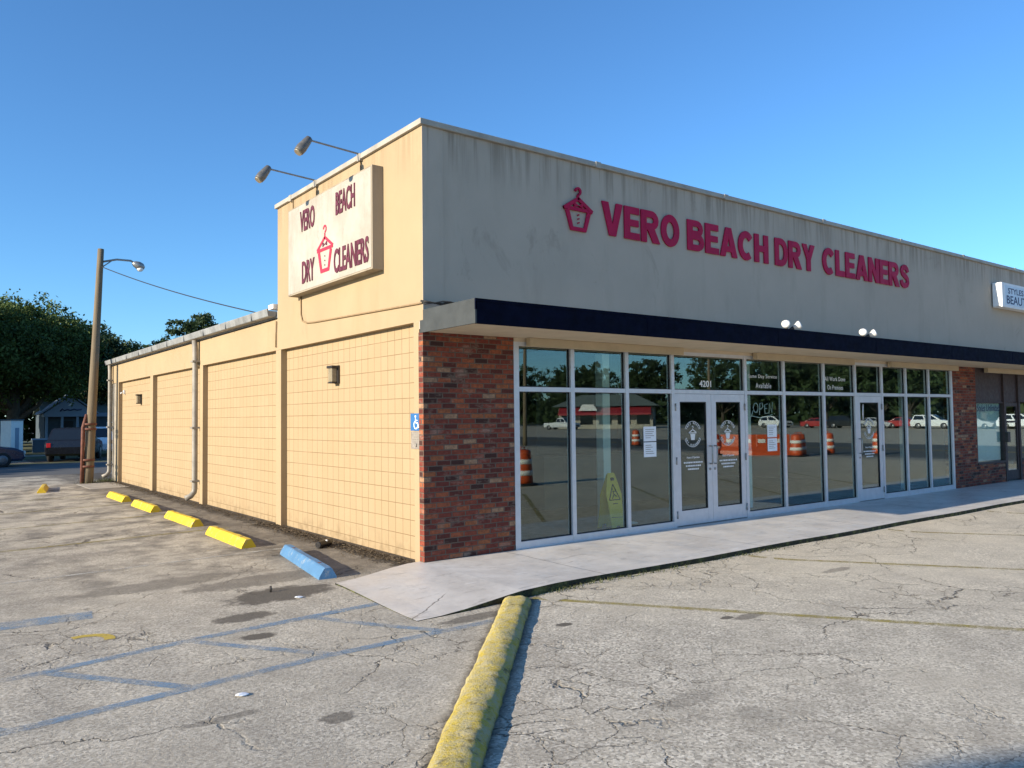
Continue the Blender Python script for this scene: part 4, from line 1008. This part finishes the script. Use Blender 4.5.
# trees across the main road (seen in the glass)
def far(x, y, k=1.6): return (-5.24+k*(x+5.24), 8.76+k*(y-8.76), -.1)
k = 0
for (x, y, h, r) in ((88, -95, 11, 8), (96, -70, 13, 7), (84, -110, 12, 7), (92, -50, 12, 7), (86, -36, 11, 6), (90, -24, 12, 6.5), (78, -14, 11, 6), (84, -4, 12, 7), (100, -130, 14, 9), (70, -105, 13, 6), (58, -98, 11, 5), (92, -82, 12, 6), (68, -30, 8.5, 5), (66, -20, 8, 4.5), (70, -42, 9, 5.5), (64, -10, 8, 4.5), (74, -78, 10, 6), (66, -88, 9, 5)):
    tree(far(x, y, 1.45), h*1.35, r*1.4, 'leafy tree across the main road, seen only in the window glass', 60+k, 'leaf2', 6500, .42, .4, .15, group='trees across the main road', lobes=9); k += 1

def woods(name, x0, x1, y0, y1, H, n, size, label):
    rs = np.random.RandomState(77); x = rs.uniform(x0, x1, n); y = rs.uniform(y0, y1, n)
    top = H*(.72+.28*np.array([mnoise.noise(Vector((a*.11, b*.11, 3))) for a, b in zip(x, y)])); P = np.stack([x, y, rs.rand(n)**.8*top], 1)
    a = rs.normal(size=(n, 3)); a /= np.linalg.norm(a, axis=1)[:, None]; c = np.cross(a, rs.normal(size=(n, 3))); c /= np.linalg.norm(c, axis=1)[:, None]
    l = size*rs.uniform(.6, 1.4, n)[:, None]; V = np.stack([P-a*l, P-c*l*.5, P+a*l, P+c*l*.5], 1).reshape(-1, 3)
    me = bpy.data.meshes.new(name); me.from_pydata(V.tolist(), [], np.arange(4*n).reshape(-1, 4).tolist()); me.materials.append(M['leaf2'])
    o = bpy.data.objects.new(name, me); COL.objects.link(o); tag(o, label, 'woods', kind='stuff')
woods('far_woods', 150, 160, -330, 40, 9.5, 24000, 1.0, 'dark far woods across the main road')
woods('far_woods', -60, 60, 80, 86, 8, 12000, .65, 'dark far woods behind the small house')
# ------------------------------------------------------------------ vehicles
def car(kind, paint, loc, rz, label, group):
    t = thing('parked_car', label, 'car', loc, rz, group)
    P = dict(sedan=dict(L=4.7, W=1.8, body=[(-2.3, .35), (-2.33, .62), (-2.25, .90), (-1.5, .98), (.95, .97), (1.9, .86), (2.28, .70), (2.33, .45), (2.2, .28), (-2.2, .28)], top=[(-1.75, .95), (-.95, 1.40), (.15, 1.44), (1.15, .95)]),
             suv=dict(L=4.8, W=1.9, body=[(-2.35, .42), (-2.38, .75), (-2.3, 1.05), (1.05, 1.08), (2.05, .98), (2.32, .80), (2.36, .5), (2.25, .32), (-2.25, .32)], top=[(-2.25, 1.03), (-1.95, 1.68), (.1, 1.72), (1.15, 1.06)]),
             pickup=dict(L=5.6, W=1.95, body=[(-2.8, .55), (-2.8, 1.08), (-.62, 1.08), (-.6, 1.1), (1.3, 1.12), (2.5, 1.05), (2.72, .85), (2.74, .52), (2.6, .4), (-2.7, .4)], top=[(-.58, 1.08), (-.45, 1.80), (.55, 1.84), (1.35, 1.1)]))[kind]
    W = P['W']
    b = MB(); b.poly([(x, -W/2, z) for x, z in P['body']], (0, W, 0))
    es = [e for e in b.b.edges if abs(e.verts[0].co.y-e.verts[1].co.y) < 1e-4]
    bmesh.ops.bevel(b.b, geom=es, offset=.10, segments=3, affect='EDGES', profile=.6)
    body = b.build('body', paint, t)
    b = MB(); T = P['top']; lo = W*.94/2; hi = W*.74/2; V = []
    for s in (-1, 1): V.append([b.b.verts.new((x, s*(lo if z < 1.2 else hi), z)) for x, z in T])
    b.face(V[0]); b.face(V[1][::-1])
    for i in range(4): b.face([V[0][i], V[0][(i+1) % 4], V[1][(i+1) % 4], V[1][i]])
    es = [e for e in b.b.edges if e.verts[0].co.z > 1.2 or e.verts[1].co.z > 1.2]; bmesh.ops.bevel(b.b, geom=es, offset=.05, segments=2, affect='EDGES')
    b.build('cabin', paint, t)
    (x0, z0), (x1, z1), (x2, z2), (x3, z3) = T
    def lerp(a, c, k): return a+(c-a)*k
    for s in (-1, 1):
        for (ka, kb) in ((.06, .46), (.52, .93)):
            b = MB(); pts = []
            for (kk, v) in ((ka, .15), (kb, .15), (kb, .86), (ka, .86)):
                xa, xb = lerp(x0, x1, v), lerp(x3, x2, v); z = lerp(z0, z1, v); pts.append((lerp(xa, xb, kk), s*(lerp(lo, hi, v)+.004), z))
            b.poly(pts, (0, s*.006, .0015)); b.build('side_window', 'car_glass', t)
    for nm, (xa, za), (xb, zb), sg in (('windscreen', T[3], T[2], 1), ('rear_window', T[0], T[1], -1)):
        b = MB(); pts = [(lerp(xa, xb, v)+sg*.004, s*(lerp(lo, hi, v)-.10), lerp(za, zb, v)) for v, s in ((.12, -1), (.12, 1), (.90, 1), (.90, -1))]
        b.poly(pts, (sg*.008, 0, .006)); b.build(nm, 'car_glass', t)
    xf = max(x for x, z in P['body']); xr = min(x for x, z in P['body']); zl = P['body'][-4][1] if kind != 'pickup' else .8
    for s in (-1, 1):
        b = MB(); b.box(xf-.12, xf+.004, s*W*.36-.17, s*W*.36+.17, zl-.12, zl+.02, .02); b.build('headlight', 'lens', t)
        b = MB(); b.box(xr-.004, xr+.10, s*W*.40-.10, s*W*.40+.10, .74, .96, .02); b.build('tail_light', 'taillens', t)
        for xw in (xr+.95, xf-.88):
            r = .34 if kind == 'sedan' else .38
            b = MB(); b.lathe((xw, s*(W/2-.20), r), (0, s, 0), [(0, r*.9), (.02, r), (.19, r), (.215, r*.9), (.216, r*.62)], 20); w = b.build('wheel', 'tyre', t)
            b = MB(); b.lathe((xw, s*(W/2+.012), r), (0, s, 0), [(0, r*.64), (.012, r*.6), (.016, r*.15)], 16); b.build('rim', 'rim', w)
    b = MB(); b.box(xf-.03, xf+.006, -.5, .5, zl-.26, zl-.08, .01); b.build('grille', 'dark', t)
    return t
GP = 'vehicles parked across the side street'
car('sedan', 'car_navy', (-3.35, 33.7, -.1), 0.0, 'dark blue car cut off by the left edge of the photo', GP)
car('suv', 'car_black', (1.75, 38.2, -.1), 1.25, 'tall black vehicle behind the foot of the utility pole', GP)
car('suv', 'car_white', (3.75, 43.5, -.1), 1.35, 'white vehicle half hidden behind the corner of the building', GP)
GR = 'vehicles across the main road, seen in the glass'
wv = car('suv', 'car_white', far(56, -19.5), 1.5, 'white sport utility vehicle across the main road, nearest the shops', GR)
cs = car('sedan', 'car_silver', far(57, -24.5), 1.6, 'silver car across the main road', GR)
cr = car('sedan', 'car_red', far(57, -29.5), 1.4, 'red car across the main road', GR)
dup(wv, far(56, -13.5), 1.55, 'white sport utility vehicle across the main road, at the end of the row')
dup(wv, far(58, -34.5), 1.6, 'white sport utility vehicle across the main road, beyond the red car')
car('pickup', 'car_white', far(56, -62, 1.3), 1.3, 'white pickup across the main road before the dark shed', GR)
dup(cr, far(57.5, -22.3), 1.45, 'red car across the main road, between the white and the silver one'); dup(cs, far(56, -16.6), 1.6, 'silver car across the main road, between two white vehicles')
car('suv', 'car_black', far(57, -27), 1.5, 'black vehicle between the silver and the red car', GR)

# ------------------------------------------------------------------ houses behind
def little_house():
    t = thing('small_house', 'small blue gray house with white gabled porch under dark trees', 'house', (4.3, 58, -.1))
    b = MB(); b.box(-1.5, 7, 1.2, 6, 0, 2.6); b.build('wall', 'teal_wall', t)
    b = MB(); b.poly([(-1.7, .9, 2.55), (7.4, .9, 2.55), (7.4, 3.6, 3.5), (-1.7, 3.6, 3.5)], (0, 0, .12)); b.poly([(-1.7, 6.3, 2.55), (-1.7, 3.6, 3.5), (7.4, 3.6, 3.5), (7.4, 6.3, 2.55)], (0, 0, .12)); b.build('roof', 'green_roof', t)
    b = MB(); b.box(-1.7, 7.4, .86, .9, 2.42, 2.72); b.build('fascia', 'blue_trim', t)
    b = MB(); b.poly([(-1.75, -.2, 2.62), (1.75, -.2, 2.62), (0, -.2, 3.9)], (0, .12, 0)); b.box(-1.7, 1.7, -.22, 1, 2.42, 2.62); g = b.build('gable', 'blue_trim', t)
    b = MB(); b.poly([(-1.9, -.3, 2.6), (0, -.3, 4.0), (0, 3, 4.0), (-1.9, 3, 2.6)], (0, 0, .1)); b.poly([(1.9, -.3, 2.6), (1.9, 3, 2.6), (0, 3, 4.0), (0, -.3, 4.0)], (0, 0, .1)); b.build('porch_roof', 'blue_trim', t)
    b = MB(); b.tube([(-.65, -.23, 2.82), (-.5, -.23, 3.0), (-.4, -.23, 2.86), (-.2, -.23, 2.95), (0, -.23, 2.88), (.25, -.23, 2.97), (.45, -.23, 2.9), (.75, -.23, 2.96)], .05, 5); b.build('lettering_squiggle', 'navy_ink', g)  # dark squiggle standing in for illegible lettering on the gable
    b = MB(); b.poly([(-.15, -.24, 3.22), (.12, -.24, 3.5), (.05, -.24, 3.25)], (0, .02, 0)); b.build('painted_highlight', 'white', g)  # white sliver painted in as a highlight beside the lettering
    for x in (-1.5, -.5, .5, 1.5): b = MB(); b.box(x-.08, x+.08, -.15, .01, 0, 2.42, .01); b.build('porch_post', 'blue_trim', t)
    b = MB(); b.box(-.42, .42, 1.15, 1.2, 0, 2.1); b.build('door', 'dark', t)
    for x in (3.2, 5.5): b = MB(); b.box(x-.5, x+.5, 1.14, 1.2, .9, 2.0); w = b.build('window', 'white', t); b = MB(); b.box(x-.42, x+.42, 1.12, 1.145, .98, 1.92); b.build('pane', 'car_glass', w)
little_house()
t = thing('white_shed', 'small white sunlit shed beyond the dark blue car', 'shed', (-.35, 46.5, -.1), rad(38))
t.scale = (.38, .38, .85)
b = MB(); b.box(-1.1, 1.1, -1.0, 1.0, 0, 2.5); b.build('wall', 'white', t); b = MB(); b.poly([(-1.25, -1.15, 2.5), (1.25, -1.15, 2.5), (1.25, 0, 2.95), (1.25, 1.15, 2.5), (-1.25, 1.15, 2.5), (-1.25, 0, 2.95)], (0, 0, .05)) if False else b.box(-1.2, 1.2, -1.1, 1.1, 2.5, 2.6); b.build('roof', 'teal_wall', t)
b = MB(); b.box(-.35, .35, -1.03, -1.0, 0, 2.0); b.build('door', 'blue_trim', t)
t = thing('low_wall', 'low pale wall with coping between the shed and the little house', 'wall', (3.0, 52, -.1))
b = MB(); b.box(-1.7, 1.5, 0, .2, 0, .85); b.build('wall', 'teal_wall', t); b = MB(); b.box(-1.75, 1.55, -.03, .23, .85, .95); b.build('coping', 'blue_trim', t)
b = MB(); b.lathe((0, 0, 0), (0, 0, 1), [(0, .2), (.5, .3), (.8, .3), (.85, .22)], 14); tag(b.build('white_planter', 'white', None, (4.0, 50.5, -.1)), 'round white planter before the low wall', 'planter')

# ------------------------------------------------------------------ across the road (in the reflections)
def barrel(loc, label):
    t = thing('traffic_barrel', label, 'traffic barrel', loc, 0, 'orange traffic barrels')
    b = MB(); b.lathe((0, 0, 0), (0, 0, 1), [(0, .42), (.07, .42), (.08, .34)], 18); b.build('base', 'dark', t)
    zs = [(.06, .30), (.46, .62), (.78, .90)]
    b = MB(); b.lathe((0, 0, .06), (0, 0, 1), [(0, .29), (.15, .285), (.30, .28), (.31, .27), (.45, .265), (.60, .26), (.61, .25), (.75, .24), (.85, .235), (.95, .22), (.97, .15)], 18); bd = b.build('body', 'barrel', t)
    for z0, z1, r0, r1 in ((.30, .44, .288, .282), (.62, .76, .268, .258)):
        b = MB(); b.lathe((0, 0, z0), (0, 0, 1), [(0, r0), (z1-z0, r1)], 18); b.build('white_band', 'barrel_white', t)
    b = MB(); b.tube([(-.09, 0, 1.02), (-.07, 0, 1.10), (.07, 0, 1.10), (.09, 0, 1.02)], .015, 6); b.build('handle', 'barrel', t); return t
b0 = barrel((8.75, -9.1, -.1), 'orange and white traffic barrel in the lot, nearest the shop windows')
for i, (x, y, lb) in enumerate(((32.7, -27.7, 'traffic barrel alone far down the main road'), (27.0, -12.2, 'traffic barrel at the edge of the main road, first of a pair'), (27.9, -12.6, 'traffic barrel at the edge of the main road, second of a pair'), (29.8, -12.3, 'traffic barrel standing on the main road edge line'), (26.2, -16.2, 'traffic barrel beside the orange barricade'), (27.2, -17.2, 'traffic barrel on the far side of the orange barricades'), (31, -10.5, 'traffic barrel farthest along the road from the barricade'))):
    dup(b0, (x, y, -.1), i*.7, lb)
def barricade(loc, rz, label):
    t = thing('water_barrier', label, 'barrier', loc, rz, 'orange water barriers by the road')
    b = MB(); b.poly([(-.9, -.28, 0), (-.9, .28, 0), (-.9, .25, .22), (-.9, .10, .42), (-.9, .08, 1.0), (-.9, -.08, 1.0), (-.9, -.10, .42), (-.9, -.25, .22)], (1.8, 0, 0)); b.build('body', 'barrel', t)
    b = MB()
    for x in (-.6, .25): b.box(x, x+.35, -.116, .116, .60, .78)
    b.build('white_band', 'barrel_white', t); return t
w0 = barricade((26.8, -15.2, -.1), 1.2, 'orange water filled barrier at the lot edge, first of the row')
dup(w0, (27.6, -14.0, -.1), .7, 'orange water filled barrier at the lot edge, turned askew')
def diner():
    t = thing('roadside_diner', 'low roadside diner with red awning and gray green hipped roof across the main road', 'building', far(63, -62, 1.3), rad(-40))
    b = MB(); b.box(0, 10, -7.5, 7.5, 0, 3.4); b.build('wall', 'beige_wall', t)
    b = MB(); V = [b.b.verts.new(c) for c in ((-1, -8.5, 3.6), (11, -8.5, 3.6), (11, 8.5, 3.6), (-1, 8.5, 3.6), (5, -4.5, 5.6), (5, 4.5, 5.6))]
    for q in ((0, 1, 4), (1, 2, 5, 4), (2, 3, 5), (3, 0, 4, 5), (3, 2, 1, 0)): b.face([V[i] for i in q])
    b.build('roof', 'green_roof', t)
    b = MB(); b.poly([(-.1, -7.3, 3.55), (-2.0, -7.3, 2.5), (-2.0, -7.3, 2.2), (-.1, -7.3, 2.2)], (0, 14.6, 0)); b.build('awning', 'red_awning', t)
    for y in range(-6, 7, 3):
        b = MB(); b.box(-.05, 0, y-1, y+1, .7, 2.15); b.build('window', 'car_glass', t)
    b = MB(); b.poly([(-2.05, -4, 2.9), (-2.05, -1, 2.9), (-2.05, -1.6, 3.9), (-2.05, -3.4, 3.9)], (.1, 0, 0)); b.build('signboard', 'white', t)
diner()
for i, (x, y) in enumerate(((45.5, -60), (45.5, -32), (28.4, -34), (45.5, -9), (45.5, -95))):
    utility_pole((x, y, -.1), ('tall bare utility pole along the far side of the main road', 'tall bare utility pole on the near side of the main road')[x < 40], 11.5, (.1, .1), False, 'utility poles along the main road')
for z in (9.8, 10.6, 11.2): wire((45.6, -130, z), (45.6, -9, z), 1.2, ('lowest', 'middle', 'topmost')[int(z*10-98)//7]+' of three power lines strung along the main road', .02)
